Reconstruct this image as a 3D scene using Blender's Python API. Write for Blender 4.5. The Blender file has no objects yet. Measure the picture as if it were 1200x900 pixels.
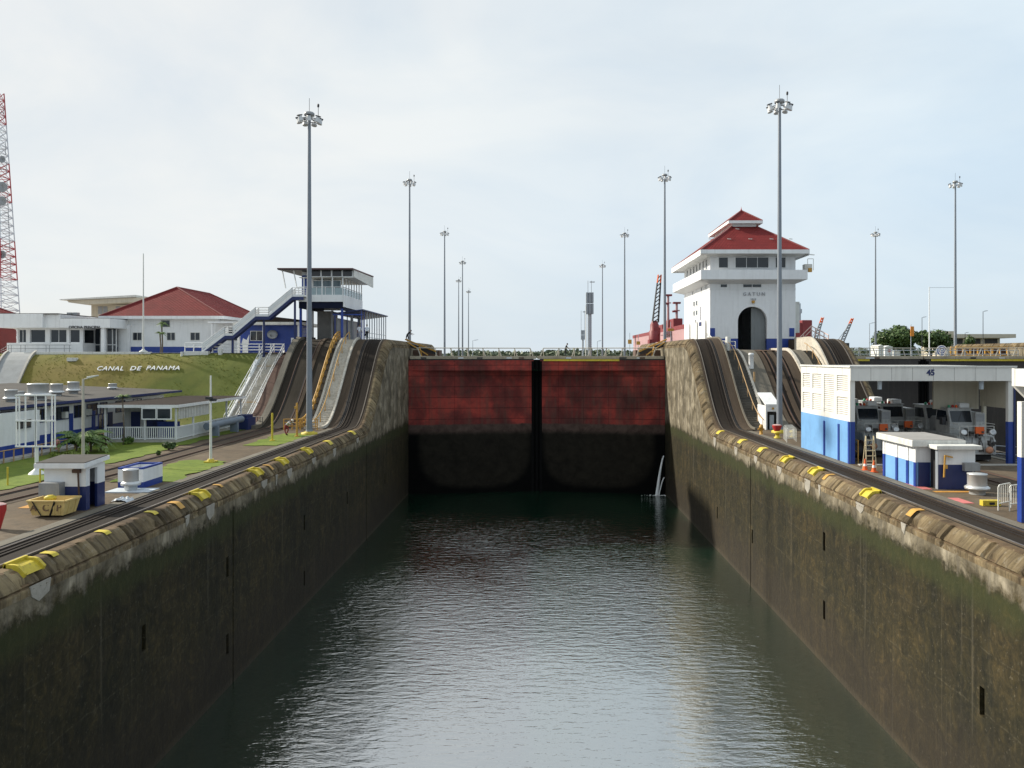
import bpy, bmesh, math, random
from mathutils import Vector, Matrix, noise
R = math.radians
random.seed(7)
scene = bpy.context.scene
COL = scene.collection

# ------------------------------------------------------------------ camera, sky, sun, exposure
EYE = 18.0
FPX, CX, CY = 933.33, 629.0, 418.0            # lens of the photograph in pixels of a 1200 px wide frame
cam_d = bpy.data.cameras.new('camera'); cam = bpy.data.objects.new('camera', cam_d); COL.objects.link(cam)
cam.location = (0, 0, EYE); cam.rotation_euler = (R(90), 0, 0)
cam_d.lens = 28; cam_d.sensor_width = 36; cam_d.sensor_fit = 'HORIZONTAL'
cam_d.shift_x = -(CX - 600) / 1200; cam_d.shift_y = -(450 - CY) / 1200
cam_d.clip_start = 0.3; cam_d.clip_end = 20000
scene.camera = cam

SUN = Vector((-0.80, 0.30, 0.52)).normalized()
world = bpy.data.worlds.new('World'); scene.world = world; world.use_nodes = True
wn = world.node_tree; wn.nodes.clear()
def wnode(t, **k):
    n = wn.nodes.new(t)
    for a, v in k.items(): setattr(n, a, v)
    return n
sky = wnode('ShaderNodeTexSky', sky_type='NISHITA', sun_disc=False, air_density=1.0, dust_density=2.0, ozone_density=1.5)
sky.sun_elevation = math.asin(SUN.z); sky.sun_rotation = math.atan2(SUN.x, SUN.y)
bg_sky = wnode('ShaderNodeBackground'); bg_sky.inputs['Strength'].default_value = 0.07
wn.links.new(sky.outputs[0], bg_sky.inputs['Color'])
# thin high cloud: pale veil mixed over the blue sky by soft noise in direction space
tc = wnode('ShaderNodeTexCoord')
mp = wnode('ShaderNodeMapping'); mp.inputs['Scale'].default_value = (1.0, 1.0, 2.6)
nz = wnode('ShaderNodeTexNoise'); nz.inputs['Scale'].default_value = 1.7; nz.inputs['Detail'].default_value = 6; nz.inputs['Roughness'].default_value = .5
nz.inputs['Distortion'].default_value = .3
cr = wnode('ShaderNodeValToRGB')
cr.color_ramp.elements[0].position = .30; cr.color_ramp.elements[0].color = (.80,.80,.80,1)
cr.color_ramp.elements[1].position = .66; cr.color_ramp.elements[1].color = (1,1,1,1)
wn.links.new(tc.outputs['Generated'], mp.inputs[0]); wn.links.new(mp.outputs[0], nz.inputs[0]); wn.links.new(nz.outputs[0], cr.inputs[0])
# veil colour: whiter towards the sun, blue-grey away from it
dotn = wnode('ShaderNodeVectorMath', operation='DOT_PRODUCT'); dotn.inputs[1].default_value = (SUN.x, SUN.y, SUN.z)
wn.links.new(tc.outputs['Generated'], dotn.inputs[0])
c2 = wnode('ShaderNodeValToRGB')
c2.color_ramp.elements[0].position = .0; c2.color_ramp.elements[0].color = (.80,.94,1.05,1)
c2.color_ramp.elements[1].position = .85; c2.color_ramp.elements[1].color = (.955,.985,.99,1)
wn.links.new(dotn.outputs['Value'], c2.inputs[0])
bg_cl = wnode('ShaderNodeBackground'); bg_cl.inputs['Strength'].default_value = .485
nz2 = wnode('ShaderNodeTexNoise'); nz2.inputs['Scale'].default_value = 2.3; nz2.inputs['Detail'].default_value = 7; nz2.inputs['Roughness'].default_value = .55; nz2.inputs['Distortion'].default_value = .6
wn.links.new(mp.outputs[0], nz2.inputs[0])
c3 = wnode('ShaderNodeValToRGB'); c3.color_ramp.elements[0].position = .36; c3.color_ramp.elements[0].color = (.94,.965,.99,1); c3.color_ramp.elements[1].position = .64; c3.color_ramp.elements[1].color = (1.10,1.065,1.03,1)
wn.links.new(nz2.outputs[0], c3.inputs[0])
mulc = wnode('ShaderNodeMix', data_type='RGBA', blend_type='MULTIPLY'); mulc.inputs[0].default_value = 1
wn.links.new(c2.outputs[0], mulc.inputs[6]); wn.links.new(c3.outputs[0], mulc.inputs[7])
wn.links.new(mulc.outputs[2], bg_cl.inputs['Color'])
mixw = wnode('ShaderNodeMixShader'); outw = wnode('ShaderNodeOutputWorld')
wn.links.new(cr.outputs[0], mixw.inputs[0]); wn.links.new(bg_sky.outputs[0], mixw.inputs[1]); wn.links.new(bg_cl.outputs[0], mixw.inputs[2])
wn.links.new(mixw.outputs[0], outw.inputs[0])

sd = bpy.data.lights.new('sun', 'SUN'); sun = bpy.data.objects.new('sun', sd); COL.objects.link(sun)
sd.energy = 3.3; sd.angle = R(2.0); sd.color = (1.0, .93, .80)
sun.rotation_euler = SUN.to_track_quat('Z', 'Y').to_euler(); sun.location = (0, 0, 80)

scene.view_settings.view_transform = 'Standard'; scene.view_settings.look = 'None'
scene.view_settings.exposure = 0.86; scene.view_settings.gamma = 1.0; scene.view_settings.use_curve_mapping = False
scene.render.engine = 'CYCLES'

# ------------------------------------------------------------------ helpers
def sc(Y): return FPX / Y
def PX(px, Y): return (px - CX) * Y / FPX
def PZ(py, Y): return EYE + (CY - py) * Y / FPX

class MB:
    def __init__(s): s.v = []; s.f = []; s.m = []; s.sm = []; s.T = None
    def add(s, vs, fs, m=0, smooth=False):
        b = len(s.v)
        for p in vs:
            p = Vector(p)
            s.v.append(s.T @ p if s.T else p)
        for f in fs: s.f.append([b+i for i in f]); s.m.append(m); s.sm.append(smooth)
        return s
    def box(s, x0, x1, y0, y1, z0, z1, m=0):
        if x0 > x1: x0, x1 = x1, x0
        if y0 > y1: y0, y1 = y1, y0
        if z0 > z1: z0, z1 = z1, z0
        return s.add([(x0,y0,z0),(x1,y0,z0),(x1,y1,z0),(x0,y1,z0),(x0,y0,z1),(x1,y0,z1),(x1,y1,z1),(x0,y1,z1)],
              [(0,3,2,1),(4,5,6,7),(0,1,5,4),(1,2,6,5),(2,3,7,6),(3,0,4,7)], m)
    def tube(s, p, q, r0, r1=None, n=8, m=0, cap=True):
        r1 = r0 if r1 is None else r1
        p = Vector(p); q = Vector(q); d = (q-p).normalized()
        a = d.orthogonal().normalized(); b = d.cross(a)
        vs = []
        for c, r in ((p, r0), (q, r1)):
            for i in range(n):
                t = 2*math.pi*(i+.5)/n; vs.append(c + (a*math.cos(t)+b*math.sin(t))*r)
        fs = [(i, (i+1)%n, n+(i+1)%n, n+i) for i in range(n)]
        s.add(vs, fs, m, n > 5)
        if cap:
            s.add(vs[:n], [tuple(range(n))[::-1]], m); s.add(vs[n:], [tuple(range(n))], m)
        return s
    def path(s, pts, r, n=6, m=0):
        for a, b in zip(pts, pts[1:]): s.tube(a, b, r, r, n, m)
        return s
    def beam(s, p, q, w, h, m=0):
        """rectangular bar from p to q; w horizontal width, h height"""
        p = Vector(p); q = Vector(q); d = (q-p).normalized()
        side = d.cross(Vector((0,0,1)))
        side = Vector((1,0,0)) if side.length < 1e-4 else side.normalized()
        up = side.cross(d).normalized()
        vs = []
        for c in (p, q):
            for a, b in ((-1,-1),(1,-1),(1,1),(-1,1)): vs.append(c + side*a*w/2 + up*b*h/2)
        return s.add(vs, [(0,1,2,3),(7,6,5,4),(0,4,5,1),(1,5,6,2),(2,6,7,3),(3,7,4,0)], m)
    def lathe(s, prof, c=(0,0,0), n=16, m=0, smooth=True):
        c = Vector(c); vs = []; k = len(prof)
        for i in range(n):
            t = 2*math.pi*i/n
            for r, z in prof: vs.append(c + Vector((r*math.cos(t), r*math.sin(t), z)))
        fs = []
        for i in range(n):
            j = (i+1) % n
            for a in range(k-1): fs.append((i*k+a, j*k+a, j*k+a+1, i*k+a+1))
        s.add(vs, fs, m, smooth)
        s.add([vs[i*k+k-1] for i in range(n)], [tuple(range(n))], m)
        s.add([vs[i*k] for i in range(n)], [tuple(range(n))[::-1]], m)
        return s
    def extr(s, poly, vec, m=0):
        vec = Vector(vec); a = [Vector(p) for p in poly]; n = len(a)
        fs = [tuple(range(n))[::-1], tuple(range(n, 2*n))] + [(i, (i+1)%n, n+(i+1)%n, n+i) for i in range(n)]
        return s.add(a + [p+vec for p in a], fs, m)
    def build(s, name, mats, parent=None, bevel=0, fix=True):
        me = bpy.data.meshes.new(name)
        off = Vector((0,0,0)); p = parent
        while p: off += p.location; p = p.parent
        me.from_pydata([tuple(v-off) for v in s.v], [], s.f)
        if not isinstance(mats, (list, tuple)): mats = [mats]
        for m in mats: me.materials.append(m)
        me.polygons.foreach_set('material_index', s.m)
        me.polygons.foreach_set('use_smooth', s.sm)
        if fix:
            bm = bmesh.new(); bm.from_mesh(me)
            bmesh.ops.recalc_face_normals(bm, faces=bm.faces); bm.to_mesh(me); bm.free()
        me.update()
        o = bpy.data.objects.new(name, me); COL.objects.link(o)
        if parent: o.parent = parent
        if bevel:
            b = o.modifiers.new('bevel', 'BEVEL'); b.width = bevel; b.segments = 2; b.limit_method = 'ANGLE'
        return o

def tag(o, label=None, cat=None, group=None, kind=None):
    if label: o['label'] = label
    if cat: o['category'] = cat
    if group: o['group'] = group
    if kind: o['kind'] = kind
    return o
def thing(name, label, cat, loc=(0,0,0), group=None):
    o = bpy.data.objects.new(name, None); o.empty_display_size = .3; COL.objects.link(o); o.location = loc
    return tag(o, label, cat, group)
def struct(o): o['kind'] = 'structure'; return o
def kids(o): return [c for c in bpy.data.objects if c.parent == o]
def dup(o, parent=None):
    c = o.copy(); COL.objects.link(c); c.parent = parent
    for ch in kids(o): dup(ch, c)
    return c

# ------------------------------------------------------------------ materials
def newmat(name):
    m = bpy.data.materials.new(name); m.use_nodes = True
    nt = m.node_tree; nt.nodes.clear()
    out = nt.nodes.new('ShaderNodeOutputMaterial'); b = nt.nodes.new('ShaderNodeBsdfPrincipled')
    nt.links.new(b.outputs[0], out.inputs[0])
    return m, nt, b
class NT:
    """small node-building helper"""
    def __init__(s, nt): s.nt = nt; s.tc = nt.nodes.new('ShaderNodeTexCoord').outputs['Object']
    def link(s, a, b): s.nt.links.new(a, b)
    def mapping(s, scale, loc=(0,0,0)):
        n = s.nt.nodes.new('ShaderNodeMapping'); n.inputs['Scale'].default_value = scale; n.inputs['Location'].default_value = loc
        s.link(s.tc, n.inputs[0]); return n.outputs[0]
    def noise(s, scale, detail=4, rough=.55, vec=None, dist=0):
        n = s.nt.nodes.new('ShaderNodeTexNoise'); n.inputs['Scale'].default_value = scale
        n.inputs['Detail'].default_value = detail; n.inputs['Roughness'].default_value = rough; n.inputs['Distortion'].default_value = dist
        s.link(vec if vec is not None else s.tc, n.inputs['Vector']); return n.outputs[0]
    def ramp(s, fac, stops):
        n = s.nt.nodes.new('ShaderNodeValToRGB'); e = n.color_ramp.elements
        while len(e) < len(stops): e.new(.5)
        for el, (p, c) in zip(e, stops):
            el.position = p
            if not isinstance(c, (tuple, list)): c = (c,c,c)
            el.color = (*c, 1)
        s.link(fac, n.inputs[0]); return n.outputs[0]
    def mix(s, fac, a, b, mode='MIX'):
        n = s.nt.nodes.new('ShaderNodeMix'); n.data_type = 'RGBA'; n.blend_type = mode
        for sock, v in ((n.inputs[0], fac), (n.inputs[6], a), (n.inputs[7], b)):
            if isinstance(v, (int, float)): sock.default_value = v
            elif isinstance(v, (tuple, list)): sock.default_value = (*v, 1)
            else: s.link(v, sock)
        return n.outputs[2]
    def math(s, op, a, b=0.0, c=None, clamp=False):
        n = s.nt.nodes.new('ShaderNodeMath'); n.operation = op; n.use_clamp = clamp
        for sock, v in zip(n.inputs, (a, b, c)):
            if v is None: continue
            if isinstance(v, (int, float)): sock.default_value = v
            else: s.link(v, sock)
        return n.outputs[0]
    def xyz(s):
        n = s.nt.nodes.new('ShaderNodeSeparateXYZ'); s.link(s.tc, n.inputs[0]); return n.outputs
    def bump(s, h, strength=.3, dist=.05, normal=None):
        n = s.nt.nodes.new('ShaderNodeBump'); n.inputs['Strength'].default_value = strength; n.inputs['Distance'].default_value = dist
        s.link(h, n.inputs['Height'])
        if normal is not None: s.link(normal, n.inputs['Normal'])
        return n.outputs[0]
def sstep(N, x, a, b):
    n = N.nt.nodes.new('ShaderNodeMapRange'); n.interpolation_type = 'SMOOTHSTEP'
    n.inputs[1].default_value = a; n.inputs[2].default_value = b
    N.link(x, n.inputs[0]); return n.outputs[0]

MATS = {}
def pm(name, col, rough=.6, var=.18, scale=.9, metal=0.0, bump=.0, streak=0.0, dirt=(.10,.085,.065), spots=0.0, spec=None):
    """painted / weathered surface: soft blotches, fine grain, rain streaks and spots of dirt"""
    if name in MATS: return MATS[name]
    m, nt, b = newmat(name); N = NT(nt)
    n1 = N.noise(scale, 5, .6); n2 = N.noise(scale*9, 3, .6)
    lo = tuple(c*(1-var) for c in col); hi = tuple(min(1, c*(1+var*.6)) for c in col)
    c = N.ramp(n1, [(.3, lo), (.7, hi)])
    c = N.mix(.35*min(1, var*3), c, N.ramp(n2, [(.3, tuple(x*.7 for x in col)), (.7, hi)]))
    if streak:
        sv = N.mapping((3.0, 3.0, .22)); sn = N.noise(1.0, 5, .65, sv)
        c = N.mix(N.math('MULTIPLY', N.ramp(sn, [(.5, 0.), (.75, 1.)]), streak), c, dirt)
    if spots:
        sp = N.noise(scale*2.2, 6, .7, None, .6)
        c = N.mix(N.math('MULTIPLY', N.ramp(sp, [(.55, 0.), (.68, 1.)]), spots), c, dirt)
    N.link(c, b.inputs['Base Color'])
    b.inputs['Roughness'].default_value = rough; b.inputs['Metallic'].default_value = metal
    if spec is not None: b.inputs['Specular IOR Level'].default_value = spec
    if bump: N.link(N.bump(N.noise(scale*14, 4, .6), bump, .02), b.inputs['Normal'])
    MATS[name] = m; return m

WHITE = pm('white_paint', (.76,.77,.77), .55, .08, .5, streak=.16, spots=.05)
OFFW  = pm('old_white_paint', (.66,.66,.62), .6, .12, .8, streak=.35, spots=.2)
BLUE  = pm('blue_paint', (.012,.045,.27), .45, .18, .7, streak=.22, dirt=(.08,.09,.12), spots=.08)
NAVY  = pm('navy_paint', (.012,.024,.11), .5, .2, .9, streak=.15, dirt=(.06,.06,.07))
SUNBLUE = pm('sunlit_blue_paint', (.17,.37,.66), .5, .15, .8, streak=.25, dirt=(.10,.17,.30), spots=.15)  # lighter copy of the blue paint; sunlight on left-facing walls is in the colour
GALV  = pm('galvanised_steel', (.36,.40,.44), .45, .12, .6, metal=.35)
STEEL = pm('grey_steel', (.30,.31,.32), .5, .18, 1.2, metal=.3, streak=.2)
DKST  = pm('dark_steel', (.035,.036,.04), .55, .25, 1.5, metal=.2)
BLACK = pm('black_rubber', (.012,.012,.013), .7, .2, 2)
GLASS = pm('dark_window_glass', (.018,.024,.032), .08, .25, .8)
YELL  = pm('yellow_paint', (.56,.44,.035), .6, .2, 1.8, spots=.6, dirt=(.16,.11,.05))
OCHRE = pm('ochre_yellow_paint', (.50,.27,.045), .6, .22, 1.2, spots=.4, dirt=(.15,.09,.04))
ORANGE= pm('orange_paint', (.72,.12,.015), .5, .12, 1.5)
RED   = pm('red_paint', (.42,.025,.025), .5, .18, 1.2, spots=.15)
PINK  = pm('faded_red_paint', (.55,.20,.19), .6, .15, .6, streak=.3, dirt=(.3,.08,.06))
CONC  = pm('pale_concrete', (.42,.40,.36), .85, .16, .5, bump=.25, streak=.25, spots=.25, dirt=(.13,.115,.09))
BEIGE = pm('beige_render', (.52,.47,.37), .8, .12, .2, streak=.25)
RUST  = pm('rusty_steel', (.085,.048,.032), .8, .35, 1.5, bump=.2)
TAN   = pm('tan_wood_rail', (.42,.27,.13), .75, .2, 1)
GREYROOF = pm('grey_felt_roof', (.098,.092,.085), .95, .25, .35, spots=.5, dirt=(.045,.04,.036), spec=.15)
DKROOF = pm('dark_brown_roof', (.036,.028,.024), .95, .3, .6, spec=.1)
DARKIN = pm('dark_interior', (.05,.05,.052), .9, .2, .6)
ALU = pm('brushed_aluminium', (.60,.61,.61), .38, .12, 1.6, metal=.55)
def roof_mat(name, axis, col=(.20,.026,.026)):
    m, nt, b = newmat(name); N = NT(nt)
    w = nt.nodes.new('ShaderNodeTexWave'); w.wave_type = 'BANDS'; w.bands_direction = axis
    w.inputs['Scale'].default_value = 1.7; w.inputs['Distortion'].default_value = .25; w.inputs['Detail'].default_value = 2; w.inputs['Detail Scale'].default_value = 2
    N.link(N.tc, w.inputs[0])
    n1 = N.noise(.8, 5, .6); n2 = N.noise(6, 3)
    c = N.ramp(n1, [(.3, tuple(x*.72 for x in col)), (.7, tuple(x*1.15 for x in col))])
    c = N.mix(.3, c, N.ramp(n2, [(.35, (.10,.02,.02)), (.7, (.20,.04,.038))]))
    # horizontal laps between courses of tile
    z = N.xyz()[2]
    lap = N.math('FRACT', N.math('MULTIPLY', z, 2.6))
    c = N.mix(N.math('MULTIPLY', N.math('LESS_THAN', lap, .14), .35), c, tuple(x*.4 for x in col))
    N.link(c, b.inputs['Base Color']); b.inputs['Roughness'].default_value = .75; b.inputs['Specular IOR Level'].default_value = .12
    N.link(N.bump(w.outputs['Fac'], .8, .05), b.inputs['Normal'])
    return m
ROOFX = roof_mat('red_tile_roof', 'X'); ROOFY = roof_mat('red_tile_roof_side', 'Y')

def wall_mat():
    m, nt, b = newmat('chamber_wall_concrete'); N = NT(nt)
    X, Y, Z = N.xyz()
    big = N.noise(.13, 6, .62); mid = N.noise(.6, 6, .65, None, .4); fine = N.noise(5, 5, .65)
    stv = N.mapping((1.3, 1.3, .10)); st = N.noise(1.0, 7, .68, stv)
    st2 = N.noise(1.0, 5, .7, N.mapping((4.5, 4.5, .16), (7,3,1)))
    # pale upper concrete
    pale = N.ramp(mid, [(.36, (.06,.049,.03)), (.5, (.17,.145,.098)), (.64, (.33,.29,.215))])
    pale = N.mix(N.math('MULTIPLY', N.ramp(st, [(.42, 0.), (.62, 1.)]), .72), pale, (.085,.075,.058))
    pale = N.mix(N.math('MULTIPLY', N.ramp(st2, [(.55, 0.), (.7, 1.)]), .5), pale, (.05,.045,.035))
    # slime below the high-water mark
    alg = N.ramp(big, [(.25, (.008,.0078,.0034)), (.5, (.022,.0192,.0077)), (.75, (.045,.034,.014))])
    alg = N.mix(N.math('MULTIPLY', N.ramp(mid, [(.4, 0.), (.7, 1.)]), .5), alg, (.050,.039,.021))
    alg = N.mix(N.math('MULTIPLY', N.ramp(st, [(.45, 0.), (.66, 1.)]), .7), alg, (.010,.011,.007))
    alg = N.mix(N.math('MULTIPLY', N.ramp(st2, [(.57, 0.), (.72, 1.)]), .4), alg, (.065,.058,.042))
    sp = N.noise(2.3, 7, .75)
    alg = N.mix(N.math('MULTIPLY', N.ramp(sp, [(.60, 0.), (.70, 1.)]), .45), alg, (.09,.08,.06))
    blot = N.noise(1.5, 9, .72, None, 1.2)
    alg = N.mix(.85, alg, N.ramp(blot, [(.30, (.22,.25,.24)), (.5, (.8,.8,.74)), (.70, (2.1,1.85,1.45))]), 'MULTIPLY')
    fl = N.noise(5.5, 8, .75)
    alg = N.mix(N.math('MULTIPLY', N.ramp(fl, [(.60, 0.), (.64, 1.)]), .55), alg, (.115,.10,.072))
    alg = N.mix(N.math('MULTIPLY', N.ramp(fl, [(.36, 1.), (.41, 0.)]), .65), alg, (.008,.009,.006))
    drip = N.noise(1.0, 4, .6, N.mapping((2.2, 2.2, .045), (3,9,2)))
    alg = N.mix(N.math('MULTIPLY', N.ramp(drip, [(.62, 0.), (.68, 1.)]), .22), alg, (.12,.105,.078))
    # pour lines between lifts of concrete
    course = N.math('FRACT', N.math('ADD', N.math('MULTIPLY', Z, .41), N.math('ADD', N.math('MULTIPLY', mid, .09), N.math('MULTIPLY', big, .25)))); brk = N.ramp(blot, [(.42, 0.), (.6, 1.)])
    alg = N.mix(N.math('MULTIPLY', N.math('MULTIPLY', N.math('LESS_THAN', course, .03), brk), .3), alg, (.006,.006,.004))
    alg = N.mix(N.math('MULTIPLY', N.math('MULTIPLY', N.math('MULTIPLY', N.math('GREATER_THAN', course, .04), N.math('LESS_THAN', course, .065)), brk), .25), alg, (.09,.08,.058))
    tide = N.math('SUBTRACT', 1.0, sstep(N, N.math('ADD', Z, N.math('MULTIPLY', N.math('SUBTRACT', sp, .5), .8)), .15, .45))
    low = N.math('SUBTRACT', 1.0, sstep(N, N.math('ADD', Z, N.math('MULTIPLY', N.math('SUBTRACT', mid, .5), 4.0)), 1.5, 5.0))
    alg = N.mix(N.math('MULTIPLY', low, .55), alg, (.022,.0165,.012))
    alg = N.mix(N.math('MULTIPLY', tide, .22), alg, (.075,.062,.042))
    # bright green weed just under the line
    gl = N.math('ADD', Z, N.math('MULTIPLY', N.math('SUBTRACT', mid, .5), 1.6))
    band = N.math('MULTIPLY', sstep(N, gl, 7.9, 8.9), N.math('SUBTRACT', 1.0, sstep(N, gl, 9.1, 9.6)))
    alg = N.mix(N.math('MULTIPLY', band, .65), alg, (.030,.036,.011))
    ln = N.math('ADD', N.math('ADD', Z, N.math('MULTIPLY', N.math('SUBTRACT', mid, .5), 1.1)), N.math('MULTIPLY', N.math('SUBTRACT', st, .5), 1.2))
    ln = N.math('ADD', ln, N.math('MULTIPLY', N.math('SUBTRACT', sp, .5), 1.3)); f = sstep(N, ln, 9.25, 9.85)
    c = N.mix(f, alg, pale)
    N.link(c, b.inputs['Base Color'])
    b.inputs['Roughness'].default_value = .8; b.inputs['Specular IOR Level'].default_value = .2
    h = N.math('ADD', N.math('MULTIPLY', mid, 1.0), N.math('MULTIPLY', fine, .35))
    N.link(N.bump(h, .6, .12), b.inputs['Normal'])
    return m
WALLM = wall_mat()
def coping_mat():
    m, nt, b = newmat('weathered_coping'); N = NT(nt)
    n1 = N.noise(.5, 6, .6); n2 = N.noise(2.4, 7, .7, None, .5); st = N.noise(1.0, 6, .7, N.mapping((.4, 4.2, .3)))
    c = N.ramp(n1, [(.25, (.065,.048,.028)), (.5, (.16,.125,.075)), (.75, (.275,.225,.14))])
    c = N.mix(N.math('MULTIPLY', N.ramp(st, [(.45, 0.), (.65, 1.)]), .75), c, (.030,.021,.013))
    c = N.mix(N.math('MULTIPLY', N.ramp(n2, [(.56, 0.), (.66, 1.)]), .5), c, (.26,.24,.20))
    X, Y, Z = N.xyz(); geo = nt.nodes.new('ShaderNodeNewGeometry'); sx = nt.nodes.new('ShaderNodeSeparateXYZ'); N.link(geo.outputs['Normal'], sx.inputs[0])
    top = sstep(N, sx.outputs[2], .75, .98)
    c = N.mix(N.math('MULTIPLY', top, .75), c, N.ramp(n2, [(.35, (.075,.046,.026)), (.65, (.145,.10,.062))]))
    wn_ = nt.nodes.new('ShaderNodeTexWhiteNoise'); wn_.noise_dimensions = '1D'; N.link(N.math('FLOOR', N.math('MULTIPLY', Y, 1/.6)), wn_.inputs['W'])
    c = N.mix(1.0, c, N.ramp(wn_.outputs['Value'], [(0, (.62,.60,.56)), (1, (1.25,1.2,1.1))]), 'MULTIPLY')
    N.link(c, b.inputs['Base Color']); b.inputs['Roughness'].default_value = .85; b.inputs['Specular IOR Level'].default_value = .25
    N.link(N.bump(N.math('ADD', n2, N.noise(9, 4)), .5, .05), b.inputs['Normal'])
    return m
COPEM = coping_mat()
def ground_mat(name, cols, scale=.25, stain=(.05,.042,.035), bump=.3, along=None):
    m, nt, b = newmat(name); N = NT(nt)
    v = N.mapping(along) if along else None
    n1 = N.noise(scale, 6, .62, v); n2 = N.noise(scale*7, 6, .65, v); n3 = N.noise(scale*50, 3, .6)
    c = N.ramp(n1, [(.25, cols[0]), (.5, cols[1]), (.75, cols[2])])
    c = N.mix(N.math('MULTIPLY', N.ramp(n2, [(.48, 0.), (.68, 1.)]), .65), c, stain)
    c = N.mix(.25, c, N.ramp(n3, [(.3, tuple(x*.5 for x in cols[1])), (.7, cols[2])]))
    N.link(c, b.inputs['Base Color']); b.inputs['Roughness'].default_value = .88; b.inputs['Specular IOR Level'].default_value = .2
    N.link(N.bump(N.math('ADD', n2, N.math('MULTIPLY', n3, .5)), bump, .04), b.inputs['Normal'])
    return m
PAVE = ground_mat('stained_quay_concrete', [(.066,.046,.029),(.118,.088,.058),(.175,.138,.096)])
BED  = ground_mat('oily_track_bed', [(.010,.0075,.006),(.020,.015,.011),(.042,.030,.021)], .4, (.014,.013,.012), along=(3,.15,.3))
RAMPB= ground_mat('brown_ramp_concrete', [(.038,.026,.017),(.070,.050,.034),(.12,.092,.066)], .4, (.045,.034,.026), along=(2.5,.18,.3))
RAMPG= ground_mat('grey_ramp_concrete', [(.10,.088,.07),(.155,.14,.112),(.23,.21,.175)], .4, (.09,.08,.065), along=(2.0,.25,.3))
RAMPR= ground_mat('red_brown_ramp', [(.07,.040,.033),(.105,.062,.05),(.15,.10,.08)], .4, (.04,.027,.022), along=(2.5,.2,.3))
RAMPD= ground_mat('dark_ramp_concrete', [(.016,.0125,.009),(.030,.024,.017),(.052,.042,.030)], .4, (.022,.02,.016), along=(2.5,.2,.3))
STEP = ground_mat('stair_concrete', [(.40,.37,.31),(.54,.50,.43),(.68,.64,.56)], .7, (.20,.18,.145))
STEPD= ground_mat('dark_stair_concrete', [(.07,.065,.055),(.105,.097,.083),(.15,.14,.12)], .7, (.05,.046,.04))
def hill_mat():
    m = ground_mat('dry_hill_grass_base', [(.085,.12,.014),(.17,.150,.032),(.26,.19,.068)], .13, (.10,.085,.022), .5)
    m.name = 'dry_hill_grass'; nt = m.node_tree; N = NT(nt); bs = [n for n in nt.nodes if n.type == 'BSDF_PRINCIPLED'][0]
    old = bs.inputs['Base Color'].links[0].from_socket
    X, Y, Z = N.xyz(); f = sstep(N, N.math('ADD', X, N.math('MULTIPLY', N.math('SUBTRACT', N.noise(.25, 4), .5), 14.0)), -47.0, -36.0)
    g = N.ramp(N.noise(.6, 5, .65), [(.3, (.05,.085,.014)), (.7, (.115,.145,.03))])
    N.link(N.mix(N.math('MULTIPLY', f, .75), old, g), bs.inputs['Base Color'])
    return m
LAWN = ground_mat('mown_lawn', [(.075,.125,.014),(.13,.185,.022),(.20,.23,.04)], .30, (.05,.085,.010), .5)
HILL = hill_mat()
EARTH= ground_mat('far_ground', [(.07,.085,.03),(.11,.11,.05),(.15,.13,.08)], .05, (.06,.07,.03))
RAILM= pm('worn_rail_steel', (.22,.185,.15), .35, .2, 2, metal=.6)

def gate_mat():
    m, nt, b = newmat('red_gate_plating'); N = NT(nt)
    X, Y, Z = N.xyz()
    big = N.noise(.22, 5, .6); mid = N.noise(.9, 6, .65, None, .5); st = N.noise(1.0, 6, .65, N.mapping((1.6, 1.6, .18)))
    red = N.ramp(big, [(.34, (.070,.026,.024)), (.48, (.165,.036,.032)), (.60, (.36,.058,.045))])
    red = N.mix(N.math('MULTIPLY', N.ramp(mid, [(.45, 0.), (.70, 1.)]), .5), red, (.085,.038,.034))
    red = N.mix(N.math('MULTIPLY', N.ramp(st, [(.46, 0.), (.66, 1.)]), .5), red, (.10,.065,.052))
    # plate laps, horizontal and a few vertical
    zl = N.math('FRACT', N.math('MULTIPLY', N.math('ADD', Z, .2), 1/1.42))
    xl = N.math('FRACT', N.math('MULTIPLY', N.math('ADD', X, .7), 1/3.3))
    line = N.math('MAXIMUM', N.math('LESS_THAN', zl, .05), N.math('MULTIPLY', N.math('LESS_THAN', xl, .018), .7))
    red = N.mix(N.math('MULTIPLY', line, .75), red, (.040,.016,.015))
    # scum line and slime below the high-water mark
    ln = N.math('ADD', Z, N.math('MULTIPLY', N.math('SUBTRACT', mid, .5), .5))
    wet = N.ramp(mid, [(.3, (.002,.0022,.0022)), (.7, (.004,.004,.0037))])
    # tub-shaped patch of paler slime left on each leaf
    ux = N.math('SUBTRACT', N.math('ABSOLUTE', X), 8.6)
    e = N.math('ADD', N.math('POWER', N.math('ABSOLUTE', N.math('DIVIDE', ux, 7.6)), 3.4), N.math('POWER', N.math('ABSOLUTE', N.math('DIVIDE', N.math('SUBTRACT', Z, 7.4), 7.0)), 3.4))
    tub = N.math('SUBTRACT', 1.0, sstep(N, e, .6, 1.05))
    wet = N.mix(N.math('MULTIPLY', tub, .85), wet, N.ramp(mid, [(.3, (.013,.0115,.009)), (.7, (.027,.0235,.0175))]))
    scum = N.ramp(mid, [(.3, (.05,.032,.027)), (.7, (.105,.072,.06))])
    c = N.mix(sstep(N, ln, 7.6, 8.5), wet, scum)
    c = N.mix(sstep(N, ln, 8.95, 9.2), c, red)
    N.link(c, b.inputs['Base Color']); b.inputs['Roughness'].default_value = .75; b.inputs['Specular IOR Level'].default_value = .05
    N.link(N.bump(N.math('SUBTRACT', mid, N.math('MULTIPLY', line, .8)), .4, .05), b.inputs['Normal'])
    return m
GATEM = gate_mat()
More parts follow.
